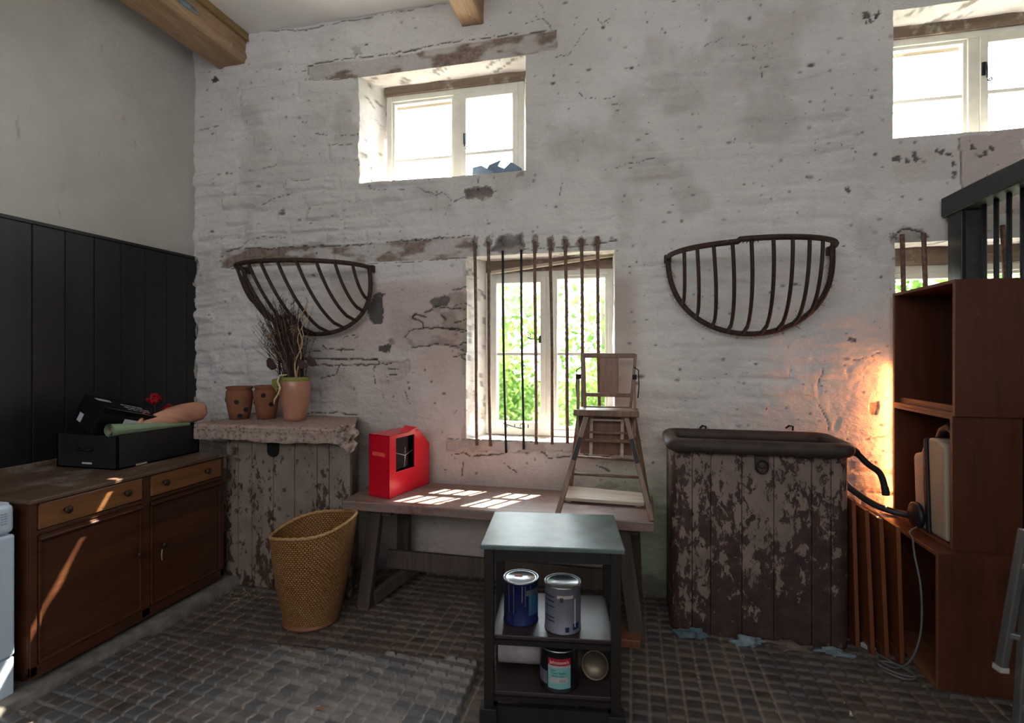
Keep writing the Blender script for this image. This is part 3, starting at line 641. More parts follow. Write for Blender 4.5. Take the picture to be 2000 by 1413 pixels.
# ------------------------------------------------------------ windows
YF = 3.80
def pane(b, x0, x1, z0, z1): b.box(x0, x1, YF+.018, YF+.022, z0, z1)
def window(n, x0, x1, z0, z1, mull, cas, bars, depth=.05):
    """fixed outer frame, centre mullion, opening casement with glazing bars"""
    w = struct(bpy.data.objects.new('window_%d' % n, None)); C.objects.link(w)
    b = MB(); f = .045
    b.box(x0, x0+f, YF-depth/2, YF+.06, z0, z1); b.box(x1-f, x1, YF-depth/2, YF+.06, z0, z1); b.box(x0+f, x1-f, YF-depth/2, YF+.06, z1-f, z1); b.box(x0+f, x1-f, YF-depth/2, YF+.06, z0, z0+f)
    b.box(mull-.03, mull+.03, YF-depth/2, YF+.06, z0+f, z1-f)
    obj('window_frame', b, M['frame'], w, bevel=.004)
    halves = [(x0+f, mull-.03), (mull+.03, x1-f)]
    for k, (a, c) in enumerate(halves):
        b = MB(); s = .042 if k == cas else .02; y0 = YF-.035 if k == cas else YF-.012
        b.box(a, a+s, y0, YF+.03, z0+f, z1-f); b.box(c-s, c, y0, YF+.03, z0+f, z1-f); b.box(a+s, c-s, y0, YF+.03, z1-f-s, z1-f); b.box(a+s, c-s, y0, YF+.03, z0+f, z0+f+s*1.2)
        for zb in bars: b.box(a+s, c-s, y0+.008, YF+.03, zb-.012, zb+.012)
        ob = obj('casement' if k == cas else 'fixed_light', b, M['frame'], w, bevel=.003)
        g = MB(); zz = [z0+f+s]+list(bars)+[z1-f-s]
        g.box(a+s, c-s, YF+.006, YF+.009, z0+f+s, z1-f-s)
        obj('pane', g, M['glass'], ob)
    return w
def scroll(c, r, turns=1.3, tail=(0, 0, .1), n=26):
    pts = []
    for i in range(n):
        a = i/(n-1)*turns*2*math.pi; rr = r*(1-.75*i/(n-1)); pts.append(Vector(c)+Vector((math.cos(a)*rr, 0, math.sin(a)*rr)))
    return pts
def latch(w, x, z, up=True):
    t = Vector((x, YF-.05, z)); b = MB(); b.box(x-.010, x+.010, YF-.045, YF-.032, z-.05, z+.03)
    pts = [(x, YF-.055, z+.02), (x+.004, YF-.06, z-.03), (x+.006, YF-.06, z-.075)]
    b.tube(pts, [.008, .007, .005], 6); b.tube([Vector((x+.022, YF-.06, z-.085))+Vector((math.cos(a)*.017*(1-a/14), 0, math.sin(a)*.017*(1-a/14))) for a in [math.pi+i*.35 for i in range(24)]], .0032, 5)
    obj('latch', b, M['latch'], w, label='black iron scroll latch')
w1 = window(1, -1.885, -.78, 2.86, 3.625, -1.30, 1, [3.12])
latch(w1, -1.235, 3.24)
w2 = window(2, -1.075, -.125, 1.00, 2.215, -.585, 0, [1.60])
# horizontal stay on the low casement and the stay bar on its sill
b = MB(); b.box(-.665, -.650, YF-.05, YF-.035, 1.68, 1.735); b.tube([(-.66, YF-.055, 1.705), (-.72, YF-.06, 1.71), (-.745, YF-.06, 1.722)], .0045, 6)
b.tube([Vector((-.745, YF-.06, 1.740))+Vector((math.cos(a)*.017*(1-(a+1.5)/16), 0, math.sin(a)*.017*(1-(a+1.5)/16))) for a in [-1.5-i*.3 for i in range(22)]], .003, 5)
obj('latch', b, M['latch'], w2, label='black scrolled casement handle')
b = MB(); b.tube([(-.93, YF-.05, 1.085), (-.86, YF-.07, 1.07), (-.79, YF-.07, 1.055)], .0045, 6); b.tube([Vector((-.785, YF-.07, 1.072))+Vector((math.cos(a)*.018*(1-a/18), 0, math.sin(a)*.018*(1-a/18))) for a in [-1.57+i*.3 for i in range(24)]], .003, 5)
for xx in (-.90, -.84, -.74): b.box(xx-.003, xx+.003, YF-.075, YF-.065, 1.06, 1.085)
obj('stay_bar', b, M['latch'], w2, label='black scrolled stay bar on the bottom rail')
w3 = window(3, 1.50, 2.72, 2.87, 3.60, 2.055, 1, [3.21])
latch(w3, 2.10, 3.36)
w4 = window(4, 1.50, 2.72, 1.00, 2.16, 2.055, 0, [1.60])
# timber packing over the window heads, with the loose strip over the low one
def head(n, x0, x1, z0, z1, tl=0):
    struct(obj('trim_%d' % n, MB().prism([(x0, YF-.04, z0), (x1, YF-.04, z0+tl), (x1, YF-.04, z1), (x0, YF-.04, z1)], (0, .25, 0)), M['lintel_old'], bevel=.004))
head(4, -1.90, -.74, 3.625, 3.70); head(5, -1.07, -.11, 2.21, 2.31); head(6, 1.5, 2.75, 3.60, 3.68); head(7, 1.5, 2.75, 2.16, 2.28)
b = MB(); b.bar(at(960, 533, 3.72), at(1200, 498, 3.72), .03, .022); obj('trim_8', b, M['plank'], bevel=.003)['kind'] = 'structure'
# outer wall face, carries the added eave outside
b = MB(); Yo = 4.035
xsO = [-3.6]+[v for o in sorted(OPEN.values())[:0] for v in o]
def holed(b, x0, x1, z0, z1, holes, y0, y1):
    xs = sorted(set([x0, x1]+[h for q in holes for h in q[:2]])); zs = sorted(set([z0, z1]+[h for q in holes for h in q[2:]]))
    for a, c in zip(xs[:-1], xs[1:]):
        for d, e in zip(zs[:-1], zs[1:]):
            mx, mz = (a+c)/2, (d+e)/2
            if any(q[0] < mx < q[1] and q[2] < mz < q[3] for q in holes): continue
            b.box(a, c, y0, y1, d, e)
holed(b, -3.6, 4.3, -.1, 4.24, [(q[0]+.05, q[1]-.03, q[2]+.01, q[3]-.01) for q in OPEN.values()], Yo, Yo+.03)
struct(obj('wall_outside', b, M['sidewall']))
# rusty window bars
ords = ['first', 'second', 'third', 'fourth', 'fifth', 'sixth', 'seventh', 'eighth', 'ninth']
BX = [(927, 475, 932, 870), (953, 473, 958, 872), (981, 490, 988, 885), (1018, 488, 1022, 878), (1045, 472, 1047, 868), (1075, 468, 1079, 868), (1104, 468, 1109, 866), (1135, 466, 1140, 862), (1166, 462, 1172, 860)]
for i, (xa, ya, xb, yb) in enumerate(BX):
    a = at(xa, ya, 3.535); c = at(xb, yb, 3.535); pts = [a+(c-a)*k/10+Vector((.003*math.sin(k*.5+i), 0, 0)) for k in range(11)]
    r = .0085 if i in (2, 3) else .0115
    o = obj('window_bar', MB().tube(pts, r, 8), M['black_iron'] if i in (2, 3) else M['bar_iron'])
    tag(o, '%s upright iron bar from the left across the lower middle window' % ords[i], 'window bar', 'upright iron bars across the lower middle window')
for i, (xa, ya, xb, yb) in enumerate([(1762, 458, 1768, 700), (1804, 456, 1812, 700), (1958, 440, 1972, 700)]):
    a = at(xa, ya, 3.53); c = at(xb, yb, 3.53)
    o = obj('window_bar', MB().tube([a, (a+c)/2, c], .013, 8), M['bar_iron'])
    tag(o, ('rusty bar at the right window, the one further from the black stall post', 'rusty bar at the right window, just left of the black stall post', 'rusty bar of the right window seen behind the black stall bars')[i], 'window bar', 'upright iron bars across the lower right window')
# stuff on the sill of the upper window
def slate(pts, y, label, m, cat='slate'):
    b = MB().prism([at(a, c, y) for a, c in pts], (0, .02, 0)); o = obj('slate_shard', b, m, bevel=.002); tag(o, label, cat, 'broken slates on the upper window sill')
M['slate'] = plain('blue_slate', (.13, .19, .27), .5, 0, .3, 12, .2)
slate([(922, 341), (923, 327), (940, 323), (962, 335), (962, 341)], 3.66, 'leftmost broken slate piece on the upper middle window sill', M['slate'])
slate([(945, 340), (955, 322), (978, 312), (972, 324), (985, 329), (990, 338)], 3.69, 'jagged tall slate shard between two others on the upper middle window sill', M['slate'])
slate([(975, 338), (998, 316), (1019, 329), (1019, 333)], 3.645, 'rightmost broken slate on the upper middle window sill, leaning', M['slate'])

# ------------------------------------------------------------ outside: lawn and trees
struct(obj('ground_outside', MB().box(-14, 16, 4.2, 30, -.05, .0), M['grass']))
def tree(name, label, cx, cy, cz, rx, ry, rz, n, size, seed, trunk=True, hollow=.2):
    rr = random.Random(seed); t = thing(name, label, 'tree', (cx, cy, 0)); b = MB()
    for i in range(n):
        while True:
            p = Vector((rr.uniform(-1, 1), rr.uniform(-1, 1), rr.uniform(-1, 1)))
            if hollow < p.length < 1: break
        p = Vector((cx+p.x*rx, cy+p.y*ry, cz+p.z*rz)); d = Vector((rr.uniform(-1, 1), rr.uniform(-1, 1), rr.uniform(-.7, .7))).normalized(); e = d.orthogonal().normalized(); e.rotate(Matrix.Rotation(rr.uniform(0, 6.28), 3, d)); g = d.cross(e); s = size*rr.uniform(.6, 1.3)
        b.add([p-e*s, p-g*s*.45+e*s*.1, p+e*s, p+g*s*.45+e*s*.1], [(0, 1, 2, 3)])
    obj('foliage', b, M['leaf'], t)
    if trunk: obj('trunk', MB().tube([(cx, cy, 0), (cx+.1, cy, cz*.6), (cx, cy, cz+rz*.5)], [.16, .12, .05], 8), M['trunk'], t)
tree('leafy_tree', 'bright green leafy tree seen through the right pane of the lower middle window', -.6, 11.0, 2.1, 1.6, 1.0, 1.7, 1900, .085, 1)
tree('garden_bush', 'bright green bush low outside the left casement of the lower middle window', -2.9, 9.4, .7, 1.3, .9, 1.35, 4200, .08, 2, False)
tree('leafy_tree', 'pale tree further off behind the left casement of the lower middle window', -3.4, 13.5, 2.8, 1.6, 1.1, 1.3, 900, .13, 5)
tree('garden_bush', 'bright green bush low outside the right pane of the lower middle window', -.15, 8.6, .5, 1.15, .6, 1.25, 3200, .07, 3, False)
tree('leafy_tree', 'green tree outside the lower right window behind the stall post', 5.6, 9.6, 2.2, 3.0, 1.0, 1.25, 3200, .11, 4)

# ------------------------------------------------------------ sideboard on the left
t = thing('sideboard', 'long brown oak sideboard with two drawers and two cupboard doors along the left wall', 'sideboard', (-3.07, 2.42, .06))
b = MB(); b.box(-3.46, -2.725, 1.842, 3.01, .115, .905); b.box(-3.44, -2.78, 1.862, 2.99, .06, .115)
obj('body', b, M['sideboard'], t, bevel=.003)
b = MB(); F_ = -2.725
b.box(F_, -2.708, 1.842, 1.872, .10, .905); b.box(F_, -2.708, 2.405, 2.455, .10, .905); b.box(F_, -2.708, 2.985, 3.01, .10, .905); b.box(F_, -2.708, 1.872, 2.405, .752, .772); b.box(F_, -2.708, 2.455, 2.985, .752, .772); b.box(F_, -2.708, 1.842, 3.01, .088, .145)
obj('front_frame', b, M['sideboard'], t, bevel=.002)
b = MB(); b.box(-3.47, -2.683, 1.83, 3.02, .905, .927); obj('top', b, M['side_top'], t, bevel=.006)
obj('back_rail', MB().box(-3.47, -3.45, 1.83, 3.02, .927, .955), M['side_top'], t, bevel=.003)
def knobf(x, y, z, par, s=1):
    b = MB(); b.lathe([(.0, 0), (.010, 0), (.008, .012), (.017*s, .016), (.019*s, .024), (.012*s, .030), (0, .031)], (x, y, z), 16, False, (1, 0, 0)); obj('knob', b, M['knob'], par)
for (a, c, ks) in ((1.876, 2.401, (1.99, 2.30)), (2.459, 2.981, (2.54, 2.85))):
    d = obj('drawer', MB().box(F_-.02, -2.700, a, c, .778, .898), M['side_drawer'], t, bevel=.004)
    for k in ks: knobf(-2.700, k, .84, d)
for (a, c, kn) in ((1.876, 2.401, 2.372), (2.459, 2.981, 2.53)):
    b = MB(); b.box(F_-.01, -2.712, a, c, .150, .748)
    b.prism([(-2.712, a, .748), (-2.688, a, .738), (-2.688, a, .730), (-2.712, a, .712)], (0, c-a, 0))
    b.box(-2.712, -2.703, a, a+.012, .150, .72); b.box(-2.712, -2.703, c-.012, c, .150, .72); b.box(-2.712, -2.700, a, c, .150, .164)
    d = obj('door', b, M['sideboard'], t, bevel=.003); knobf(-2.703, kn, .478, d, .85)
obj('key_tag', MB().tube([(-2.69, 2.518, .452), (-2.688, 2.512, .425), (-2.688, 2.515, .39)], .003, 5), M['cream_paper'], t, label='small pale tag on a string')

# white appliance
t = thing('dishwasher', 'white kitchen appliance at the left edge of the view, beside the sideboard', 'dishwasher', (-3.02, 1.49, .05))
b = MB(); b.box(-3.30, -2.755, 1.19, 1.795, .145, .90); obj('cabinet', b, M['white'], t, bevel=.022, seg=4)
obj('door', MB().box(-2.80, -2.728, 1.19, 1.797, .235, .785), M['white'], t, bevel=.012, seg=3)
p = obj('control_panel', MB().box(-2.81, -2.726, 1.19, 1.797, .790, .925), M['white'], t, bevel=.026, seg=4)
obj('worktop', MB().box(-3.31, -2.76, 1.185, 1.799, .900, .928), M['white'], t, bevel=.012)
obj('kick_plate', MB().box(-2.80, -2.734, 1.195, 1.795, .055, .228), M['white'], t, bevel=.005)
b = MB()
for k in range(5): b.box(-2.727, -2.7245, 1.752, 1.762, .840+k*.011, .844+k*.011); b.box(-2.727, -2.7245, 1.738, 1.748, .840+k*.011, .8445+k*.011)
obj('indicator_marks', b, M['grey_plastic'], p)

# black case with its contents on the sideboard
bx0, bx1, by0, by1, bz, bh = -3.345, -2.895, 2.415, 3.00, .929, 1.125
t = thing('open_box', 'low open black case full of odds and ends on top of the sideboard', 'box', (-3.12, 2.70, bz))
b = MB(); w = .012; b.box(bx0, bx1, by0, by1, bz, bz+.01); b.box(bx0, bx1, by0, by0+w, bz, bh); b.box(bx0, bx1, by1-w, by1, bz, bh); b.box(bx0, bx0+w, by0, by1, bz, bh); b.box(bx1-w, bx1, by0, by1, bz, bh)
obj('case', b, M['black'], t, bevel=.002)
hm = MB().tube([(-3.17, by0-.002, 1.045), (-3.16, by0-.018, 1.040), (-3.08, by0-.018, 1.040), (-3.07, by0-.002, 1.045)], .006, 8); obj('handle', hm, M['black_iron'], t)
obj('label', MB().box(-3.15, -3.08, by0-.003, by0, .955, .965), M['paper_lbl'], t)
obj('catch', MB().box(bx1-.001, bx1+.006, 2.53, 2.60, .932, .942), M['cream_paper'], t)
# glossy black printed carton tipped in the case
t = thing('black_carton', 'glossy black printed cardboard carton lying tilted in the open black case', 'carton', (-3.16, 2.56, 1.15), R(0))
mt = Matrix.Translation((-3.10, 2.575, 1.205)) @ Matrix.Rotation(R(-16), 4, 'Z') @ Matrix.Rotation(R(16), 4, 'Y') @ Matrix.Rotation(R(-17), 4, 'X')
def tb(b, M4): b.v = [tuple(M4 @ Vector(p)) for p in b.v]; return b
cx_, cy_, cz_ = .125, .155, .085
obj('carton', tb(MB().box(-cx_, cx_, -cy_, cy_, -cz_, cz_), mt), M['gloss_black'], t, bevel=.003)
obj('label', tb(MB().box(-.075, -.030, -cy_-.0015, -cy_, -.065, -.015), mt), M['paper_lbl'], t, label='small pale sticker')
b = MB(); rr = random.Random(5)
for r_ in range(3):
    x = -.02+r_*.045; y = .0
    while y < .13:
        l = rr.uniform(.012, .03); b.box(x, x+(.012 if r_ < 2 else .006), y, y+l, cz_, cz_+.0012); y += l+.008
b.box(-.06, -.02, -.13, -.05, cz_, cz_+.0012)
obj('printing', tb(b, mt), M['paper_lbl'], t, label='white printing on the top face')
b = MB(); b.box(cx_, cx_+.0012, -.02, .10, -.05, .035); obj('picture', tb(b, mt), M['paper_lbl'], t, label='pale printed panel')
# green paper roll and pink cloth roll
t = thing('paper_roll', 'pale green paper rolled up, across the front edge of the open black case', 'paper roll', (-2.93, 2.65, 1.13))
a = Vector((-2.930, 2.395, 1.158)); c = Vector((-2.905, 2.92, 1.130))
def rollf(u, v): 
    ang = u*2*math.pi*1.9; r = (.042-.020*u)*(1-.62*v); p = a+(c-a)*v; return (p.x+math.cos(ang)*r, p.y, p.z+math.sin(ang)*r)
obj('sheet', MB().grid(rollf, 60, 8), M['green_paper'], t)
def rolli(u, v): 
    ang = u*2*math.pi*2.5; r = .027-.020*u; return (a.x+.001+math.cos(ang)*r, a.y+.004+v*.25, a.z-.002+math.sin(ang)*r)
obj('inner_sheet', MB().grid(rolli, 60, 3), M['cream_paper'], t)
t = thing('pink_cloth', 'pink cloth bundle gathered at one end, lying in the open black case', 'cloth', (-2.98, 2.85, 1.13))
pts = []; rs = []
pa, pb = Vector((-2.965, 2.63, 1.150)), Vector((-2.92, 3.06, 1.205))
for i in range(22):
    f = i/21; pts.append(pa.lerp(pb, f)+Vector((0, 0, .012*math.sin(f*3)))); rs.append([.034+.032*min(1, f*2.2)-.008*max(0, f-.6)][0] if f < .97 else .04)
b = MB(); b.tube(pts, rs, 28)
rr2 = np.random.default_rng(1)
b.v = [(p[0]+.006*math.sin(60*p[1]+9*math.atan2(p[2]-1.17, p[0]+2.95)), p[1], p[2]+.005*math.sin(5*math.atan2(p[2]-1.17, p[0]+2.95)+30*p[1])) for p in b.v]
obj('bundle', b, M['pink'], t, subsurf=1)
b = MB(); b.tube([pa+Vector((0, .0, .0)), pa+Vector((.0, -.02, .03)), pa+Vector((0, .005, .065)), pa+Vector((0, .012, .085))], [.024, .020, .012, .016], 12)
obj('knot', b, M['pink'], t, subsurf=1)
def flower(c, s, name, label, bend):
    t = thing(name, label, 'flower', c, 0, 'red artificial flowers in the black case'); b = MB(); rr = random.Random(int(c[0]*1000+c[1]*77))
    for i in range(60):
        a = rr.uniform(0, 6.28); el = rr.uniform(-.3, 1.5); d = Vector((math.cos(a)*math.cos(el), math.sin(a)*math.cos(el), math.sin(el))); e = d.orthogonal().normalized(); p = Vector(c)+d*s*.55
        b.add([p-e*s*.25, p-d*s*.4, p+e*s*.25, p+d*s*.45+e*s*.1], [(0, 1, 2, 3)])
    b.ball(c, s*.62, n=6)
    obj('petals', b, M['petal'], t)
    obj('stem', MB().tube([Vector(c), Vector(c)+Vector((.01, -.005, -.06)), (c[0]+bend, c[1]-.01, 1.03)], .0035, 6), M['stem'], t)
flower((-3.12, 2.86, 1.290), .050, 'red_flower', 'red artificial flower standing highest in the open black case', .02)
flower((-3.13, 2.79, 1.200), .036, 'red_flower', 'red artificial flower low behind the gathered end of the pink cloth', -.01)
flower((-3.05, 2.90, 1.225), .040, 'red_flower', 'red artificial flower close above the middle of the pink cloth roll', .01)
b = MB(); rr = random.Random(8)
for i in range(26):
    p = Vector((-3.1+rr.uniform(-.09, .1), 2.92+rr.uniform(-.1, .07), 1.10)); b.tube([p, p+Vector((rr.uniform(-.05, .05), rr.uniform(-.05, .05), rr.uniform(.04, .14)))], .002, 4)
o = obj('dried_stems', b, M['stem'], None); o['kind'] = 'stuff'; tag(o, 'dark thin dried stems among the red flowers in the open black case', 'dried stems')

# ------------------------------------------------------------ left manger with boarded front
def boards(name, xs, y, z0, z1, zslant, m, parent, depth=.02):
    for a, c in zip(xs[:-1], xs[1:]):
        obj('board', MB().box(a+.002, c-.002, y, y+depth, z0+.004*random.random(), z1), m, parent, bevel=.004)
t = thing('manger', 'old boarded manger with peeling cream paint under the cloth-covered top, beside the sideboard', 'manger', (-2.26, 3.3, 0))
mx = [-2.755, -2.66, -2.55, -2.38, -2.215, -2.045, -1.955, -1.80]
boards('b', mx, 3.085, .0, 1.03, 0, M['peelL'], t)
obj('side_panel', MB().prism([(-1.82, 3.105, 0), (-1.80, 3.105, 0), (-2.0, 3.545, 0), (-2.02, 3.545, 0)], (0, 0, 1.03)), M['peelL'], t, bevel=.003)
obj('side_panel', MB().box(-2.755, -2.735, 3.105, 3.545, 0, 1.03), M['peelL'], t, bevel=.003)
b = MB(); b.box(-2.42, -2.33, 3.073, 3.084, .945, 1.02); b.prism([(-2.42+.045*(1-math.cos(a)), 3.073, .945-.045*math.sin(a)) for a in [i*math.pi/10 for i in range(11)]], (0, .011, 0))
obj('ring_plate', b, M['black_iron'], t, bevel=.002, label='black iron ring plate')
# shelf slab with the patterned cloth over it
t = thing('shelf_board', 'thick shelf board covering the left manger, under the patterned cloth', 'shelf', (-2.26, 3.25, 1.03))
obj('board', MB().prism([(-2.86, 2.955, 1.035), (-1.71, 2.955, 1.035), (-2.01, 3.55, 1.035), (-2.86, 3.55, 1.035)], (0, 0, .083)), M['bench_leg'], t, bevel=.004)
def clothf():
    b = MB(); prof = [(3.55, 1.128), (3.3, 1.129), (3.0, 1.130), (2.955, 1.129), (2.945, 1.121), (2.944, 1.108), (2.948, 1.104), (2.941, 1.096), (2.948, 1.088), (2.947, 1.060), (2.946, 1.032), (2.951, 1.026)]
    def f(u, v):
        k = int(round(v*(len(prof)-1))); y, z = prof[k]; x = -2.885+u*(1.19-.31*max(0, y-2.95)/.6)
        wv = .003*math.sin(x*55)+.002*math.sin(x*131) if k > 7 else 0
        return (x, y+wv, z+(.006*math.sin(x*9)-.003*math.sin(x*31) if k > 9 else .0015*math.sin(x*23+y*31)))
    return b.grid(f, 240, len(prof))
t = thing('patterned_cloth', 'faded pinkish patterned cloth covering the left manger top, with a crumpled corner', 'cloth', (-2.26, 3.25, 1.13))
obj('sheet', clothf(), M['cloth'], t)
def endf(u, v):
    y = 2.95+u*.6; return (-2.885-.012*math.sin(v*3)-.004*math.sin(y*40), y, 1.128-v*(.11+.012*math.sin(y*25)))
obj('left_drop', MB().grid(endf, 30, 6), M['cloth'], t)
b = MB()
for k in range(86): x = -2.87+k*.0138; b.ball((x, 2.9445, 1.096), .0058, .004, .0052, 4)
obj('bead_trim', b, M['cloth'], t)
def crump(u, v):
    x = -1.785+u*.115; z = 1.15-v*(.12+.05*math.sin(u*3)); return (x+.014*math.sin(v*13+u*4), 2.935-.022*math.sin(u*math.pi)-.014*math.sin(u*17+v*6)-.010*math.sin(v*19), z+.014*math.sin(u*15+v*5))
obj('crumpled_corner', MB().grid(crump, 26, 24), M['cloth'], t, label='crumpled corner of cloth hanging over the edge')
# strawberry pots and vase
def strawb(x, y, s, h, label, holes):
    t = thing('strawberry_pot', label, 'pot', (x, y, 1.131), 0, 'terracotta strawberry pots on the covered manger'); z = 1.131
    prof = [(.0, z), (.066*s, z), (.078*s, z+h*.25), (.092*s, z+h*.62), (.090*s, z+h*.84), (.080*s, z+h*.90), (.090*s, z+h*.94), (.090*s, z+h), (.080*s, z+h), (.074*s, z+h*.88), (.082*s, z+h*.6), (.06*s, z+.02), (0, z+.02)]
    obj('pot_body', MB().lathe(prof, (x, y, 0), 36, False), M['terra'], t)
    for (a, f) in holes:
        rr_ = .078*s+(.014*s)*min(1, f/.62)+.0005; d = Vector((math.cos(R(a)), math.sin(R(a)), 0)); p = Vector((x, y, z+h*f))+d*rr_
        o = MB(); o.lathe([(0, 0), (.012, 0), (.016, .001), (.016, -.004)], p, 16, False, d); obj('planting_hole', o, M['dark'], t)
strawb(-2.775, 3.235, .99, .235, 'left one of two terracotta pots with round holes, at the end of the covered manger', [(-62, .55), (-140, .60), (-48, .12), (-20, .3)])
strawb(-2.600, 3.30, .93, .240, 'right one of two terracotta pots with round holes, half hidden by the salmon vase', [(-66, .72), (-150, .5), (-30, .45)])
vx, vy, vz = -2.335, 3.26, 1.131
t = thing('vase', 'tall salmon pink glazed vase on the cloth-covered manger', 'vase', (vx, vy, vz))
prof = [(0, 0), (.068, 0), (.075, .03), (.094, .13), (.103, .20), (.103, .255), (.094, .290), (.090, .302), (.084, .300), (.094, .25), (.090, .15), (.06, .03), (0, .03)]
obj('vase_body', MB().lathe([(r, z+vz) for r, z in prof], (vx, vy, 0), 48, False), M['vase'], t)
b = MB(); b.lathe([(.093, vz+.270), (.100, vz+.285), (.096, vz+.306), (.088, vz+.308)], (vx, vy, 0), 32, False); b.add([(vx-.09, vy-.06, vz+.30), (vx-.15, vy-.05, vz+.29), (vx-.145, vy-.06, vz+.25), (vx-.08, vy-.09, vz+.20)], [(0, 1, 2, 3)])
obj('ribbon', b, M['olive'], t, label='olive green ribbon round the neck')
t = thing('dried_flower_arrangement', 'tall arrangement of dark dried stems and curly willow standing in the salmon vase', 'dried flowers', (vx, vy, vz+.05))
rr = random.Random(11); b = MB(); b2 = MB()
for i in range(230):
    a = rr.uniform(0, 6.28); q = rr.random()**.5; dx = rr.gauss(-.065, .060); dy = rr.gauss(-.01, .03); L = rr.uniform(.20, .58)
    p0 = Vector((vx+math.cos(a)*.05*q, vy+math.sin(a)*.05*q, vz+.12)); p1 = p0+Vector((dx*.5, dy*.5, .17+L*.35)); p2 = p0+Vector((dx*1.5-.02, dy*1.4, .17+L))
    pts = [p0, p0.lerp(p1, .5)+Vector((rr.uniform(-.008, .008), 0, 0)), p1, p1.lerp(p2, .5)+Vector((rr.uniform(-.012, .012), 0, 0)), p2]
    (b if i % 3 else b2).tube(pts, [.0032, .003, .0027, .002, .001], 4)
    if i % 2:
        for k in range(5):
            f = rr.uniform(.45, 1); p = p1.lerp(p2, f); b.tube([p, p+Vector((rr.uniform(-.04, .04), rr.uniform(-.02, .02), rr.uniform(.01, .05)))], .0015, 3)
obj('stems', b, M['dark_twig'], t)['kind'] = 'stuff'; obj('straw_stems', b2, M['twig'], t)['kind'] = 'stuff'
b = MB(); rr = random.Random(3)
for i in range(260):
    z = rr.uniform(.36, .74); w = .030+.15*(z-.3); p = Vector((vx-.03-(z-.35)*.12+rr.uniform(-w, w), vy+rr.uniform(-.04, .03), vz+z)); b.ball(p, rr.uniform(.005, .012), rr.uniform(.004, .01), rr.uniform(.008, .02), 4)
obj('seed_heads', b, M['husk'], t)['kind'] = 'stuff'
for (dx, dz) in ((-.155, .62), (.02, .66)):
    b = MB(); c = Vector((vx-.0+dx, vy-.03, vz+dz)); 
    for i in range(70):
        d = Vector((rr.gauss(0, 1), rr.gauss(0, 1), rr.gauss(0, 1))).normalized(); b.tube([c+d*.005, c+d*rr.uniform(.025, .045)+Vector((0, 0, -rr.random()*.04))], .0018, 3)
    obj('dried_bloom', b, M['bloom'], t, label='pale straw coloured dried bloom')
for (dx, z0, z1) in ((-.150, .58, .73), (.035, .52, .70)):
    obj('bulrush', MB().tube([(vx+dx+.03, vy, vz+z0-.30), (vx+dx+.01, vy, vz+z0), (vx+dx, vy, vz+z1)], [.004, .0125, .0125], 10), M['dark'], t, label='black bulrush head')
def curl(x, y, z0, z1, lean, amp, r, ph, m):
    pts = [(x+lean*f+amp*math.sin(ph+f*15)*(.4+f), y+amp*.6*math.cos(ph+f*13), z0+(z1-z0)*f) for f in [i/40 for i in range(41)]]
    obj('willow_branch', MB().tube(pts, [r*(1-.6*i/40) for i in range(41)], 7), m, t, label='pale curly willow branch')
curl(vx+.03, vy-.05, vz+.2, vz+.86, .075, .018, .0075, 0, M['willow']); curl(vx+.05, vy-.04, vz+.25, vz+.80, .03, .014, .005, 2, M['willow']); curl(vx+.06, vy-.03, vz+.5, vz+.84, .07, .012, .004, 4, M['willow'])
curl(vx-.05, vy-.06, vz+.2, vz+.7, -.13, .01, .003, 1, M['twig']); curl(vx-.05, vy-.06, vz+.2, vz+.75, -.2, .012, .003, 3, M['twig'])
obj('willow_branch', MB().tube([(vx+.0, vy-.09, vz+.325), (vx-.045, vy-.105, vz+.32), (vx-.060, vy-.11, vz+.28), (vx-.030, vy-.12, vz+.235), (vx-.045, vy-.125, vz+.19), (vx-.075, vy-.12, vz+.155), (vx-.080, vy-.12, vz+.12)], [.005, .006, .007, .007, .006, .006, .004], 8), M['cream_willow'], t, label='cream curl hanging over the vase front')
for (dx, dz, s) in ((-.165, .40, .05), (.155, .42, .045), (.08, .40, .04)):
    c = Vector((vx+dx, vy-.05, vz+dz)); b = MB(); b.prism([c+Vector(q)*s for q in ((-.7, 0, .5), (-.3, 0, .9), (.5, 0, .2), (.9, 0, -.6), (.1, 0, -.9), (-.6, 0, -.4))], (.01, .012, 0)); obj('husk', b, M['husk'], t, bevel=.004)
    obj('husk_stem', MB().tube([c, Vector((vx+dx*.4, vy-.02, vz+.28))], .0025, 5), M['dark_twig'], t)

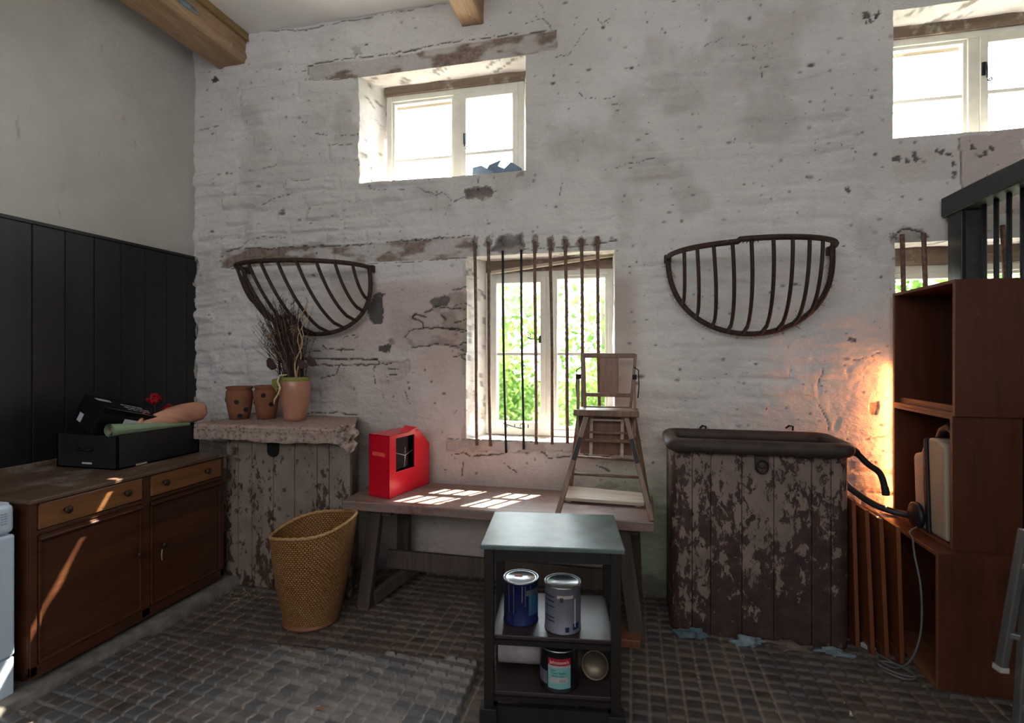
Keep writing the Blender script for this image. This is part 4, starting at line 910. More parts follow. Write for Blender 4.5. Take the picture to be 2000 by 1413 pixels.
# ------------------------------------------------------------ wrought iron hay racks
def rack(xl, zl, xr, zr, zb, xb, prot, ribs, label, mid_gap=False):
    t = thing('hay_rack', label, 'hay rack', ((xl+xr)/2, 3.54, zb), 0, 'curved iron hay racks on the wall')
    Yw = 3.525
    def rim(f): 
        a = math.pi*f; return Vector((xl+(xr-xl)*(.5-.5*math.cos(a))*1.0, Yw-prot*math.sin(a)**.9, zl+(zr-zl)*f+(.012 if (mid_gap and f > .42) else 0)))
    def low(f):
        a = math.pi*f; x = xl+(xr-xl)*(.5-.5*math.cos(a)); s = math.sin(a)**.82; top = zl+(zr-zl)*f
        sk = (xb-(xl+xr)/2)*math.sin(a); return Vector((x+sk, Yw-.02-.03*s, top+(zb-top)*s))
    if mid_gap:
        obj('top_rim', MB().tube([rim(i/40*.47) for i in range(41)], .0165, 8), M['iron'], t); obj('top_rim', MB().tube([rim(.44+i/40*.56) for i in range(41)], .0165, 8), M['iron'], t)
        j = rim(.455); b = MB()
        for k in range(5): b.tube([j+Vector((-.05+.02*k, .0, .014)), j+Vector((-.035+.02*k, .01, -.022)), j+Vector((.0+.012*k, -.01, .010))], .003, 4)
        obj('wire_tie', b, M['black_iron'], t, label='wire tie joining the broken rim')
    else: obj('top_rim', MB().tube([rim(i/60) for i in range(61)], .0165, 8), M['iron'], t)
    obj('lower_rim', MB().tube([low(i/60) for i in range(61)], .0165, 8), M['iron'], t)
    for (ft, fb) in ribs:
        p, q = rim(ft), low(fb); pts = []
        for k in range(15):
            g = k/14; e = p.lerp(q, g); bulge = math.sin(g*math.pi)*.30*prot; e.y = q.y+(p.y-q.y)*math.sqrt(max(0, 1-g**2.2)); e.z = p.z+(q.z-p.z)*g ; pts.append(e)
        obj('rib', MB().tube(pts, .0135, 8, flat=.8), M['iron'], t)
    for xx, zz in ((xl, zl), (xr, zr)): obj('wall_fixing', MB().box(xx-.022, xx+.022, Yw-.01, 3.560, zz-.03, zz+.02), M['iron'], t, bevel=.004)
    rr = random.Random(int(xl*100)); b = MB()
    for i in range(170):
        f = rr.uniform(.03, .97); p = low(f)+Vector((rr.uniform(-.02, .02), rr.uniform(-.01, .02), rr.uniform(-.02, .02))); b.tube([p, p+Vector((rr.uniform(-.03, .03), rr.uniform(-.01, .01), rr.uniform(-.03, .03)))], .0014, 3)
    obj('hay_wisps', b, M['twig'], t)['kind'] = 'stuff'
rack(-2.965, 2.268, -1.89, 2.240, 1.75, -2.30, .36, [(.10, .15), (.19, .27), (.265, .345), (.345, .415), (.425, .49), (.51, .565), (.595, .645), (.68, .72), (.765, .79), (.86, .86)][:10], 'curved iron hay rack above the vase of dried stems')
rack(.225, 2.225, 1.18, 2.235, 1.725, .715, .42, [(.185, .19), (.255, .27), (.325, .345), (.395, .41), (.46, .47), (.535, .54), (.605, .60), (.675, .665), (.745, .73), (.82, .81)], 'curved iron hay rack with a wired broken rim, above the right trough', True)

# ------------------------------------------------------------ basket
bc = Vector((-1.885, 2.79, .0))
t = thing('wicker_basket', 'tall golden wicker basket with a wavy rim, in front of the left manger', 'basket', tuple(bc))
def bask(inner):
    b = MB(); nu, nv = 96, 60; vs = []; fs = []
    for j in range(nv+1):
        f = j/nv; r = .163+.092*f+.012*math.sin(f*math.pi)-(.012 if inner else 0)
        for i in range(nu):
            a = 2*math.pi*i/nu; zr = .572+.046*math.cos(a)+.026*math.sin(a)+.010*math.sin(3*a+1); z = (.02 if inner else 0.003)+f*(zr-(.02 if inner else .003))
            rad = r*(1+.02*math.sin(2*a+.6)*f); vs.append((bc.x-.0+.018*f+rad*math.cos(a), bc.y+rad*math.sin(a)*.84, z))
    for j in range(nv):
        for i in range(nu): fs.append((j*nu+i, j*nu+(i+1) % nu, (j+1)*nu+(i+1) % nu, (j+1)*nu+i))
    b.add(vs, fs, True); return b
def wov(b, name):
    o = obj(name, b, M['wicker'], t); uv = o.data.uv_layers.new(name='UVMap'); nu, nv = 96, 60
    for p in o.data.polygons:
        k = p.index; j, i = divmod(k, nu)
        for li, vi in zip(p.loop_indices, p.vertices):
            jj, ii = divmod(vi, nu); 
            if i == nu-1 and ii == 0: ii = nu
            uv.data[li].uv = (ii/nu*72, jj/nv*46)
    return o
wov(bask(False), 'woven_wall'); wov(bask(True), 'inner_wall')
obj('base', MB().lathe([(0, .004), (.165, .004), (.165, .02), (0, .02)], tuple(bc), 40, False), M['ply_edge'], t)
top = bask(False).v[-96:]; mid = bask(True).v[-96:]
obj('rim', MB().tube([(Vector(p)+Vector(q))/2+Vector((0, 0, .002+.002*math.sin(i*2.1))) for i, (p, q) in enumerate(zip(top, mid))], .0095, 8, closed=True), plain('basket_rim', (.42, .24, .10), .5, 0, .2, 60, .5), t)

# ------------------------------------------------------------ bench
t = thing('wooden_bench', 'long worn wooden work bench with trestle legs under the lower middle window', 'bench', (-.83, 3.2, 0))
b = MB(); b.prism([(-1.775, 2.945, .622), (.118, 2.945, .622), (.128, 3.50, .622), (-1.80, 3.50, .622)], (0, 0, .058)); obj('bench_top', b, M['bench_top'], t, bevel=.006)
for (x, tilt, lab) in ((-1.60, -.05, 'left'), (-.06, .09, 'right')):
    obj('leg', MB().bar((x+tilt, 3.0, .0), (x, 3.07, .622), .085, .055, side=(1, 0, 0)), M['bench_leg'], t, bevel=.004)
    obj('leg', MB().bar((x+tilt*.6+.03, 3.46, .0), (x+.06, 3.36, .622), .085, .055, side=(1, 0, 0)), M['bench_leg'], t, bevel=.004)
    obj('crosspiece', MB().box(x-.03, x+.10, 3.06, 3.42, .560, .622), M['bench_leg'], t, bevel=.006)
obj('foot_brace', MB().bar((-1.605, 3.03, .05), (-1.48, 3.38, .11), .04, .085), M['bench_leg'], t, bevel=.006)
obj('foot_block', MB().box(-.08, .045, 2.90, 3.06, .0, .045), M['ply_edge'], t, bevel=.005, label='pale wood block under the right leg')
obj('stretcher', MB().box(-1.60, .0, 3.20, 3.235, .17, .29), M['bench_leg'], t, bevel=.004)
# plank lying on it
t = thing('plank', 'short pale plank lying at the back of the bench under the folding chair', 'plank', (-.18, 3.35, .681))
obj('board', MB().prism([(-.43, 3.22, .690), (.07, 3.205, .690), (.07, 3.345, .716), (-.43, 3.42, .716)], (0, 0, .02)), M['plank'], t, bevel=.003)
obj('batten', MB().box(-.40, -.37, 3.23, 3.40, .681, .700), M['plank'], t); obj('batten', MB().box(.02, .05, 3.22, 3.34, .681, .700), M['plank'], t)
# red steel box
a_, b_, c_ = Vector((-1.668, 3.09, .681)), Vector((-1.497, 3.035, .681)), Vector((-1.405, 3.475, .681))
t = thing('red_metal_box', 'bright red metal case with a dark opening, on the left end of the bench', 'metal box', tuple((a_+c_)/2))
H_ = .40
bot = [a_, b_, c_, a_+(c_-b_)]; up = Vector((0, 0, 1)); e1 = (c_-b_).normalized(); L1 = (c_-b_).length; wv = (b_-a_)
# right face profile with chamfered far corner; hollow behind the window opening
def face(off, m, name, lab=None, hole=True):
    P = lambda s, z: b_+off+e1*(s*L1)+up*z
    out = [(0, 0), (1, 0), (1, .285), (.72, .40), (0, .40)]
    b = MB()
    if not hole: b.prism([P(*q) for q in out], wv.normalized()*-.006); return obj(name, b, m, t, label=lab)
    hs, he, z0, z1 = .15, .60, .155, .375
    for q in ([(0, 0), (1, 0), (1, z0), (0, z0)], [(0, z0), (hs, z0), (hs, z1), (0, z1)], [(he, z0), (1, z0), (1, .285), (.78, z1), (he, z1)], [(0, z1), (.78, z1), (.72, .40), (0, .40)]):
        b.prism([P(*v) for v in q], wv.normalized()*-.006)
    return obj(name, b, m, t, label=lab)
face(Vector((0, 0, 0)), M['red'], 'front_panel'); face(-wv+wv.normalized()*.006, M['red'], 'rear_panel', hole=False)
pv = e1*.006
obj('end_panel', MB().prism([a_, b_, b_+up*.40, a_+up*.40], pv), M['red'], t, bevel=.001)
Q = lambda p, s, z: p+e1*(s*L1)+up*z
b = MB(); b.prism([a_, b_, c_, c_-wv], up*.006); b.prism([Q(a_, 0, .40), Q(b_, 0, .40), Q(b_, .72, .40), Q(a_, .72, .40)], up*-.006); b.prism([Q(a_, .72, .40), Q(b_, .72, .40), Q(b_, 1, .285), Q(a_, 1, .285)], up*-.006); b.prism([Q(a_, 1, 0), Q(b_, 1, 0), Q(b_, 1, .285), Q(a_, 1, .285)], e1*-.006)
obj('shell', b, M['red'], t)
nrm = Vector((wv.y, -wv.x, 0)).normalized()
if nrm.y > 0: nrm = -nrm
s_ = lambda f, z: a_+wv*f+up*z+nrm*.0012
b = MB(); b.prism([s_(.18, .272), s_(.20, .266), s_(.76, .262), s_(.80, .270), s_(.80, .280), s_(.76, .287), s_(.20, .291), s_(.18, .283)], -nrm*.001); obj('slot', b, plain('bright_red_slot', (.95, .10, .09), .3), t, label='brighter red slot on the end')
b = MB(); q = b_+e1*.25*L1-wv*.3
b.box(-1.645, -1.56, 3.14, 3.30, .690, .90); obj('inner_works', b, M['gloss_black'], t)
lw_ = -wv.normalized()*.03
obj('dark_sheet', MB().prism([Q(b_, q0, q1)+lw_ for q0, q1 in ((.05, .1), (.9, .1), (.9, .30), (.78, .385), (.05, .385))], -wv.normalized()*.004), M['gloss_black'], t)  # dark sheet added behind the opening to blacken the inside
b = MB(); rr = random.Random(2)
p0 = Q(b_, .16, .28)-wv.normalized()*.012; p1 = Q(b_, .40, .245)-wv.normalized()*.012; p2 = Q(b_, .59, .27)-wv.normalized()*.012
b.tube([p0, p1, p2], .002, 5); b.tube([p1, Q(b_, .38, .17)-wv.normalized()*.012], .002, 5); b.tube([p1, Q(b_, .40, .30)-wv.normalized()*.012], .0015, 5); obj('wire', b, M['steel'], t)
b = MB(); b.prism([Q(b_, .35, .40)-wv*.2, Q(b_, .55, .43)-wv*.4, Q(b_, .68, .415), Q(b_, .60, .395), Q(b_, .40, .392)], up*.003); obj('bent_flap', b, M['red'], t)

# ------------------------------------------------------------ folding child's chair on the bench
t = thing('folding_high_chair', 'old wooden folding high chair standing on the right end of the bench', 'chair', (-.16, 3.2, .681))
zf = .681
FLb, FRb = Vector((-.418, 2.975, zf)), Vector((.105, 2.965, zf)); FLt, FRt = Vector((-.262, 3.12, 1.235)), Vector((-.035, 3.12, 1.235))
RLb, RRb = Vector((-.405, 3.455, zf)), Vector((.095, 3.36, zf)); RLt, RRt = Vector((-.315, 3.22, 1.25)), Vector((.005, 3.22, 1.25))
for p, q in ((FLb, FLt), (FRb, FRt), (RLb, RLt), (RRb, RRt)): obj('leg', MB().bar(p, q, .030, .022, side=(1, 0, 0)), M['chair'], t, bevel=.003)
def L(a, b, f): return a.lerp(b, f)
for (a, c, f, r) in ((FLb, FRb, .40, .008), ): obj('rung', MB().tube([L(FLb, FLt, f), L(FRb, FRt, f)], r, 8), M['chair'], t)
obj('rung', MB().tube([L(RLb, RLt, .46), L(RRb, RRt, .46)], .008, 8), M['chair'], t); obj('rung', MB().tube([L(FLb, FLt, .74), L(FRb, FRt, .74)], .008, 8), M['chair'], t); obj('rung', MB().tube([L(RLb, RLt, .68), L(RRb, RRt, .70)], .008, 8), M['chair'], t)
for p, q in ((FLb, FLt), (FRb, FRt)):
    m_ = L(p, q, .66); d = (q-p).normalized(); obj('hinge_plate', MB().bar(m_-d*.07+Vector((0, -.013, 0)), m_+d*.07+Vector((0, -.013, 0)), .022, .004, side=(1, 0, 0)), M['black_iron'], t)
# seat tray
b = MB(); b.box(-.335, .035, 3.085, 3.33, 1.250, 1.264); obj('seat', b, M['chair'], t, bevel=.005); obj('seat_front_rail', MB().box(-.338, .038, 3.075, 3.092, 1.235, 1.272), M['chair'], t, bevel=.005)
# back frame
BL0, BR0 = Vector((-.292, 3.32, 1.262)), Vector((-.012, 3.32, 1.262)); BL1, BR1 = Vector((-.303, 3.35, 1.60)), Vector((.020, 3.35, 1.60))
for p, q in ((BL0, BL1), (BR0, BR1)): obj('back_post', MB().bar(p, q, .020, .022, side=(1, 0, 0)), M['chair'], t, bevel=.003)
obj('back_rail', MB().bar(BL1+Vector((0, 0, -.010)), BR1+Vector((0, 0, -.010)), .018, .030), M['chair'], t, bevel=.003); obj('back_rail', MB().bar(L(BL0, BL1, .24), L(BR0, BR1, .24), .018, .024), M['chair'], t, bevel=.003); obj('back_rail', MB().bar(L(BL0, BL1, .01), L(BR0, BR1, .01), .016, .014), M['chair'], t, bevel=.003)
obj('back_panel', MB().prism([(-.200, 3.330, 1.345), (-.085, 3.330, 1.345), (-.085, 3.345, 1.585), (-.200, 3.345, 1.585)], (0, .008, 0)), M['chair_panel'], t, bevel=.002, label='solid brown splat in the middle of the back')
for x in (-.325, .015):
    obj('arm_post', MB().bar((x, 3.20, 1.10), (x-.004, 3.27, 1.455), .018, .022, side=(1, 0, 0)), M['chair'], t, bevel=.003)
    obj('arm_tip', MB().box(x-.014, x+.012, 3.25, 3.28, 1.445, 1.475), M['dark'], t, bevel=.003)
for s, x in ((-1, -.335), (1, .030)):
    obj('bracket', MB().tube([(x+s*-.02, 3.33, 1.52), (x+s*.008, 3.31, 1.50), (x+s*.010, 3.29, 1.40), (x+s*.004, 3.28, 1.33)], .0035, 6), M['black_iron'], t)
# lower folded footrest frame
for x in (-.243, -.060):
    obj('footrest_post', MB().bar((x, 3.17, .985), (x+.004, 3.175, 1.225), .020, .014, side=(1, 0, 0)), M['plank'], t, bevel=.003)
obj('footrest_rail', MB().bar((-.245, 3.165, 1.205), (-.055, 3.165, 1.205), .010, .012), M['plank'], t); obj('footrest_rail', MB().bar((-.275, 3.165, 1.13), (-.03, 3.165, 1.13), .010, .012), M['chair'], t); obj('footrest_rail', MB().bar((-.285, 3.16, 1.085), (-.02, 3.16, 1.085), .010, .014), M['chair'], t)
obj('folded_seat', MB().prism([(-.315, 3.24, .985), (-.0, 3.24, .985), (-.0, 3.25, 1.235), (-.315, 3.25, 1.235)], (0, .010, 0)), M['chair_panel'], t, bevel=.002, label='brown board folded down behind the front legs')

# ------------------------------------------------------------ right trough
t = thing('feed_trough', 'boarded feed trough with peeling paint and a thick rounded iron rim, right of the bench', 'trough', (.69, 3.35, 0))
Yb = 3.14
tb_ = []
def tprof():
    pts = []; r = .07; x0, x1 = .218, 1.150
    pts.append((x0, 3.54)); pts.append((x0, Yb+r))
    for i in range(1, 9): a = math.pi+i/9*math.pi/2; pts.append((x0+r+r*math.cos(a), Yb+r+r*math.sin(a)))
    joints = [.345, .455, .60, .615, .785, .985]
    xs = sorted(set([x0+r, x1-r]+[round(x0+r+i*.02, 3) for i in range(1, 39) if x0+r+i*.02 < x1-r]))
    for x in xs: pts.append((x, Yb))
    for i in range(1, 9): a = -math.pi/2+i/9*math.pi/2; pts.append((x1-r+r*math.cos(a), Yb+r+r*math.sin(a)))
    pts.append((x1, Yb+r)); pts.append((x1, 3.54)); return pts
tp = tprof()
js = [.305, .375, .505, .635, .775, .915, 1.045]
jj = [.305]+[.215+.0]*0
groups = []; cur = [tp[0]]; brk = [.335, .435, .60, .765, .955, 1.05]
bi = 0
for p in tp[1:]:
    if bi < len(brk) and p[0] >= brk[bi] and p[1] < Yb+.03:
        q = (brk[bi]-.002, Yb); cur.append(q); groups.append(cur); cur = [(brk[bi]+.002, Yb)]; bi += 1
        if p[0]-q[0] > .004: cur.append(p)
    else: cur.append(p)
groups.append(cur)
for g in groups:
    b = MB(); n = len(g); cx0 = .68
    inner = [(x+(.022 if x < .30 else -.022 if x > 1.07 else 0), y+.022 if y < Yb+.06 else y) for x, y in g]
    poly = [(x, y, 0) for x, y in g]+[(x, y, 0) for x, y in reversed(inner)]
    b.prism(poly, (0, 0, 1.045)); obj('board', b, M['peelR'], t)
def rimp(): 
    x0, x1, y0, y1, r = .225, 1.128, 3.085, 3.50, .07; pts = []
    for (cx, cy, a0) in ((x1-r, y0+r, -90), (x1-r, y1-r, 0), (x0+r, y1-r, 90), (x0+r, y0+r, 180)):
        for i in range(8): a = R(a0+i*90/7); pts.append((cx+r*math.cos(a), cy+r*math.sin(a), 1.085))
    out = []
    for p, q in zip(pts, pts[1:]+pts[:1]):
        n = max(1, int((Vector(q)-Vector(p)).length/.04)); out += [tuple(Vector(p).lerp(Vector(q), k/n)) for k in range(n)]
    return out
obj('rim', MB().tube(rimp(), .040, 14, closed=True), M['trough_rim'], t)
obj('basin', MB().box(.26, 1.10, 3.16, 3.47, .80, .86), M['trough_rim'], t)
b = MB(); b.box(.665, .735, Yb-.020, Yb-.001, .97, 1.055); b.prism([(.665+.035*(1-math.cos(a)), Yb-.020, .97-.035*math.sin(a)) for a in [i*math.pi/10 for i in range(11)]], (0, .019, 0)); b.lathe([(0, 0), (.018, 0), (.020, .008), (.008, .012), (0, .012)], (.70, Yb-.020, .985), 16, False, (0, -1, 0))
obj('latch_plate', b, M['trough_rim'], t, bevel=.003)
b = MB(); rr = random.Random(9)
obj('latch_ring', MB().tube([Vector((.70, Yb-.028, .975))+Vector((math.cos(a)*.030, 0, math.sin(a)*.036)) for a in [i*math.pi/12 for i in range(24)]], .004, 6, closed=True), M['black_iron'], t)
# knobs of iron on the wall behind
for (px, py) in ((1374, 834), (1543, 834)):
    c = at(px, py, 3.54); c.y = 3.53
    b = MB(); b.tube([c+Vector((-.02, .02, -.01)), c+Vector((-.008, 0, .008)), c+Vector((.012, -.01, .004)), c+Vector((.012, 0, -.02))], .006, 6); o = obj('iron_hook', b, M['black_iron'])
    tag(o, 'small black iron hook on the wall behind the trough rim, the %s one' % ('left' if px < 1400 else 'right'), 'hook', 'iron hooks behind the trough')
# crumbled mortar at the foot
def lump(cx, cy, sx, sy, sz, seed, label, m):
    b = MB(); rr = np.random.default_rng(seed); b.ball((0, 0, 0), 1, n=28); out = []
    for p in b.v:
        q = Vector(p); k = .9+.45*(float(vn(np.array(q.x*2.3+seed), np.array(q.y*2.3+q.z*1.7), seed))-.5)*2+.22*(float(vn(np.array(q.x*9+seed), np.array(q.y*9+q.z*6), seed))-.5); out.append((cx+q.x*sx*k, cy+q.y*sy*k, max(-.01, q.z*sz*k)))
    b.v = out; o = obj('mortar_lump', b, m); tag(o, label, 'mortar', 'crumbled mortar along the foot of the trough')
mb = plain('blue_mortar', (.10, .15, .175), .9, 0, .4, 30, .8)
lump(.34, 3.125, .11, .05, .045, 1, 'bluish crumbled mortar at the left foot of the trough', mb); lump(.62, 3.10, .11, .04, .034, 2, 'grey crumbled mortar at the middle of the trough foot', M['mortar']); lump(.84, 3.10, .12, .04, .030, 3, 'low brown mortar strip right of the middle of the trough foot', plain('brown_mortar', (.14, .10, .085), .9, 0, .3, 18, .8)); lump(1.06, 3.10, .09, .035, .026, 4, 'crumbled mortar near the right foot of the trough', M['mortar'])

# ------------------------------------------------------------ dark cart with paint tins
CT = thing('wooden_trolley', 'dark wooden open shelf stand with a worn teal top, in front of the bench', 'trolley', (-.36, 2.40, 0), R(7.5))
def cl(b): b.v = [tuple(ROOT[CT.name] @ Vector(p)) for p in b.v]; return b
W2, D2, Zt = .268, .205, .79
obj('top', cl(MB().prism([(-W2-.035, -D2-.035, Zt-.02), (W2+.035, -D2-.035, Zt-.02), (W2+.035, D2+.03, Zt-.02), (-W2-.035, D2+.03, Zt-.02)], (0, 0, .02))), M['cart_top'], CT, bevel=.004)
for sx in (-1, 1):
    for sy in (-1, 1): obj('leg', cl(MB().box(sx*W2-.021, sx*W2+.021, sy*D2-.021, sy*D2+.021, 0.0, Zt-.021)), M['cart'], CT, bevel=.003)
    obj('side_apron', cl(MB().box(sx*W2-.012, sx*W2+.012, -D2+.02, D2-.02, Zt-.08, Zt-.021)), M['cart'], CT, bevel=.002)
for sy in (-1, 1): obj('apron', cl(MB().box(-W2+.02, W2-.02, sy*D2-.012, sy*D2+.012, Zt-.075, Zt-.021)), M['cart'], CT, bevel=.002)
obj('shelf', cl(MB().box(-W2+.01, W2-.01, -D2, D2, .375, .393)), M['cart_shelf'], CT, bevel=.003); obj('shelf', cl(MB().box(-W2+.01, W2-.01, -D2, D2, .135, .153)), M['cart_shelf'], CT, bevel=.003)
for z in (.355, .115): obj('shelf_rail', cl(MB().box(-W2+.01, W2-.01, -D2-.01, -D2+.008, z, z+.02)), M['cart'], CT)
for sx in (-1, 1): obj('foot_block', cl(MB().box(sx*W2-.036, sx*W2+.036, -D2-.045, -D2+.02, .0, .10)), M['black'], CT, bevel=.003)
obj('plinth', cl(MB().box(-W2, W2, -D2-.02, -D2, .02, .10)), M['black'], CT)
def text(parent, s, size, c, r, ang, m, name='printing', label=None):
    cu = bpy.data.curves.new('t', 'FONT'); cu.body = s; cu.size = size; cu.align_x = 'CENTER'; cu.extrude = .0003; tmp = bpy.data.objects.new('t', cu); C.objects.link(tmp)
    dg = bpy.context.evaluated_depsgraph_get(); me = bpy.data.meshes.new_from_object(tmp.evaluated_get(dg)); bpy.data.objects.remove(tmp)
    b = MB(); b.add([v.co.copy() for v in me.vertices], [tuple(p.vertices) for p in me.polygons])
    def w(p): a = ang+p[0]/r; rr_ = r+.0006+p[2]; return (c[0]+rr_*math.cos(a), c[1]+rr_*math.sin(a), c[2]+p[1])
    b.v = [w(p) for p in b.v]; return obj(name, b, m, parent, label=label)
def arc(parent, c, r, z0, z1, a0, a1, m, name='label', label=None, off=.0007):
    b = MB(); n = 24
    b.grid(lambda u, v: (c[0]+(r+off)*math.cos(a0+(a1-a0)*u), c[1]+(r+off)*math.sin(a0+(a1-a0)*u), c[2]+z0+(z1-z0)*v), n, 2); return obj(name, b, m, parent, label=label)
def tin(x, y, z, r, h, label, body, lidm, grp='paint tins on the dark trolley'):
    t = thing('paint_tin', label, 'paint tin', (x, y, z), 0, grp); c = (x, y, z)
    obj('can', MB().lathe([(0, 0), (r, 0), (r+.002, .003), (r, .006), (r, h-.006), (r+.003, h-.002), (r+.003, h), (r-.004, h+.001), (r-.006, h-.007), (0, h-.007)], c, 48, False), body, t)
    obj('bead', MB().lathe([(r+.0005, h-.005), (r+.004, h-.003), (r+.004, h+.001), (r-.003, h+.002), (r-.005, h-.004)], c, 48, False), M['steel'], t)
    obj('lid', MB().lathe([(0, h-.004), (r*.80, h-.004), (r*.84, h-.001), (r*.93, h-.001), (r*.93, h-.006)], c, 48, False), lidm, t)
    return t, c
A0 = R(-78)
tx, ty = -.495, 2.325
t, c = tin(tx, ty, .394, .078, .190, 'dark blue paint tin with a pale lid, on the middle shelf of the trolley', M['blue_tin'], M['steel'])
arc(t, c, .078, .045, .135, A0+.45, A0+1.25, M['blue_lbl']); obj('orange_mark', MB().box(tx-.03, tx+.004, ty+.005, ty+.030, .394+.1865, .394+.1875), M['orange_card'], t, label='orange mark on the lid')
arc(t, c, .078, .135, .158, A0+.3, A0+1.3, M['steel'], 'handle_lug')
rr = random.Random(4)
for k in range(5): a = A0-.7+k*.33+rr.uniform(-.1, .1); z1 = rr.uniform(.05, .12); arc(t, c, .078, z1, .18, a, a+.025+.03*rr.random(), M['silver_lbl'], 'drip', off=.0012)
tx2, ty2 = -.300, 2.300
t, c = tin(tx2, ty2, .394, .079, .200, 'silver paint tin with blue stripes, on the middle shelf of the trolley', M['silver_lbl'], M['steel'])
for k, z in enumerate((.155, .135, .112, .066, .05)): arc(t, c, .079, z, z+.006, A0-1.25, A0-.55, M['mark'], 'stripe')
arc(t, c, .079, .155, .168, A0-.4, A0+.5, M['roll'], 'label'); arc(t, c, .079, .012, .034, A0+.05, A0+.28, M['mark'], 'barcode'); arc(t, c, .079, .018, .045, A0+.5, A0+.95, M['mark'], 'label_patch'); arc(t, c, .079, .030, .15, A0+.60, A0+.66, M['white'], 'drip', off=.0012)
arc(t, c, .079, .14, .16, A0-.25, A0-.05, M['bucket_bare'], 'label_patch')
text(t, 'Leyland', .018, (c[0], c[1], c[2]), .0, 0, M['mark']) if False else None
tx3, ty3 = -.315, 2.285
t, c = tin(tx3, ty3, .154, .084, .178, 'dark paint tin with a red and aqua label on the bottom shelf of the trolley', M['dark_tin'], M['dark_tin'])
A1 = A0-.1
arc(t, c, .084, .118, .148, A1-.55, A1+.65, M['red_lbl'], 'label', 'red band of the label'); arc(t, c, .084, .020, .108, A1-.55, A1+.65, M['aqua'], 'label', 'aqua part of the label'); arc(t, c, .084, .108, .118, A1-.55, A1+.65, M['roll'], 'label'); arc(t, c, .084, .03, .085, A1-1.3, A1-.60, M['silver_lbl'], 'label')
arc(t, c, .084, .045, .068, A1-.45, A1+.5, M['roll'], 'label_patch', off=.0010)
text(t, "Johnstone's", .0185, (c[0], c[1], c[2]+.126), .0846, A1+.05, M['white_ink'])
text(t, 'Aqua', .0125, (c[0], c[1], c[2]+.095), .0846, A1-.28, M['teal_ink']); text(t, 'Water Based', .0125, (c[0], c[1], c[2]+.083), .0846, A1-.02, M['teal_ink']); text(t, 'Undercoat', .0125, (c[0], c[1], c[2]+.071), .0846, A1-.05, M['teal_ink'])
text(t, '2.5 L', .013, (c[0], c[1], c[2]+.051), .0849, A1+.2, M['mark'])
obj('bail_handle', MB().tube([(c[0]-.086, c[1], c[2]+.150), (c[0]-.07, c[1]-.03, c[2]+.188), (c[0], c[1]-.035, c[2]+.205), (c[0]+.07, c[1]-.03, c[2]+.188), (c[0]+.086, c[1], c[2]+.150)], .0018, 6), M['black_iron'], t)
b = MB(); b.lathe([(0, 0), (.058, 0), (.060, .003), (.060, .008), (.055, .009), (.052, .004), (0, .004)], (-.160, 2.330, .222), 40, False, (-.05, -1, .35)); o = obj('tin_lid', b, M['bucket_bare']); tag(o, 'round tin lid standing on edge on the bottom shelf of the trolley', 'lid')
t = thing('paper_roll', 'thick white paper roll lying on the bottom shelf of the trolley', 'paper roll', (-.50, 2.39, .23))
b = MB(); b.lathe([(.020, -.115), (.072, -.115), (.072, .115), (.020, .115), (.020, -.115)], (-.495, 2.40, .2265), 36, False, (1, .12, 0)); obj('roll', b, M['roll'], t)
b = MB(); b.lathe([(.018, -.118), (.0195, -.118), (.0195, .118), (.018, .118)], (-.495, 2.40, .2265), 24, False, (1, .12, 0)); obj('core', b, M['ply_edge'], t)

# ------------------------------------------------------------ stack of plywood boxes
def plybox(x0, x1, y0, y1, z0, z1, label, batten=False):
    t = thing('plywood_box', label, 'box', ((x0+x1)/2, (y0+y1)/2, z0), 0, 'stacked open plywood boxes'); w = .016
    obj('side_panel', MB().box(x0, x1, y0, y0+w, z0, z1), M['ply'], t, bevel=.001); obj('side_panel', MB().box(x0, x1, y1-w, y1, z0, z1), M['ply'], t, bevel=.001)
    obj('top_panel', MB().box(x0, x1, y0+w, y1-w, z1-w, z1), M['ply'], t, bevel=.001); obj('bottom_panel', MB().box(x0, x1, y0+w, y1-w, z0, z0+w), M['ply_edge'], t, bevel=.001)
    obj('back_panel', MB().box(x1-.008, x1, y0+w, y1-w, z0+w, z1-w), M['ply'], t)
    b = MB(); b.box(x0-.002, x0, y0, y0+w, z0, z1); b.box(x0-.002, x0, y1-w, y1, z0, z1); b.box(x0-.002, x0, y0+w, y1-w, z1-w, z1); b.box(x0-.002, x0, y0+w, y1-w, z0, z0+w); obj('front_edging', b, M['ply_edge'], t)
    if batten: obj('batten', MB().box(x0+.03, x0+.05, y0+w, y1-w, z0+w, z0+.045), M['ply_edge'], t)
    return t
plybox(1.415, 1.785, 2.865, 3.43, 0.0, .652, 'bottom plywood box of the stack at the right, standing on the floor')
plybox(1.505, 1.7895, 2.925, 3.508, .653, 1.300, 'middle plywood box of the stack, with the cream vacuum cleaner in it')
t = plybox(1.505, 1.7895, 2.905, 3.508, 1.301, 1.958, 'topmost plywood box of the stack at the right, empty', True)
# ------------------------------------------------------------ vacuum cleaner
t = thing('vacuum_cleaner', 'upright cream vacuum cleaner with black wheels inside the middle plywood box', 'vacuum cleaner', (1.57, 3.13, .67))
b = MB(); side = [(3.255, .72), (3.275, 1.04), (3.255, 1.065), (3.20, 1.075), (3.165, 1.145), (3.10, 1.165), (2.98, 1.165), (2.975, .67), (3.18, .67)]
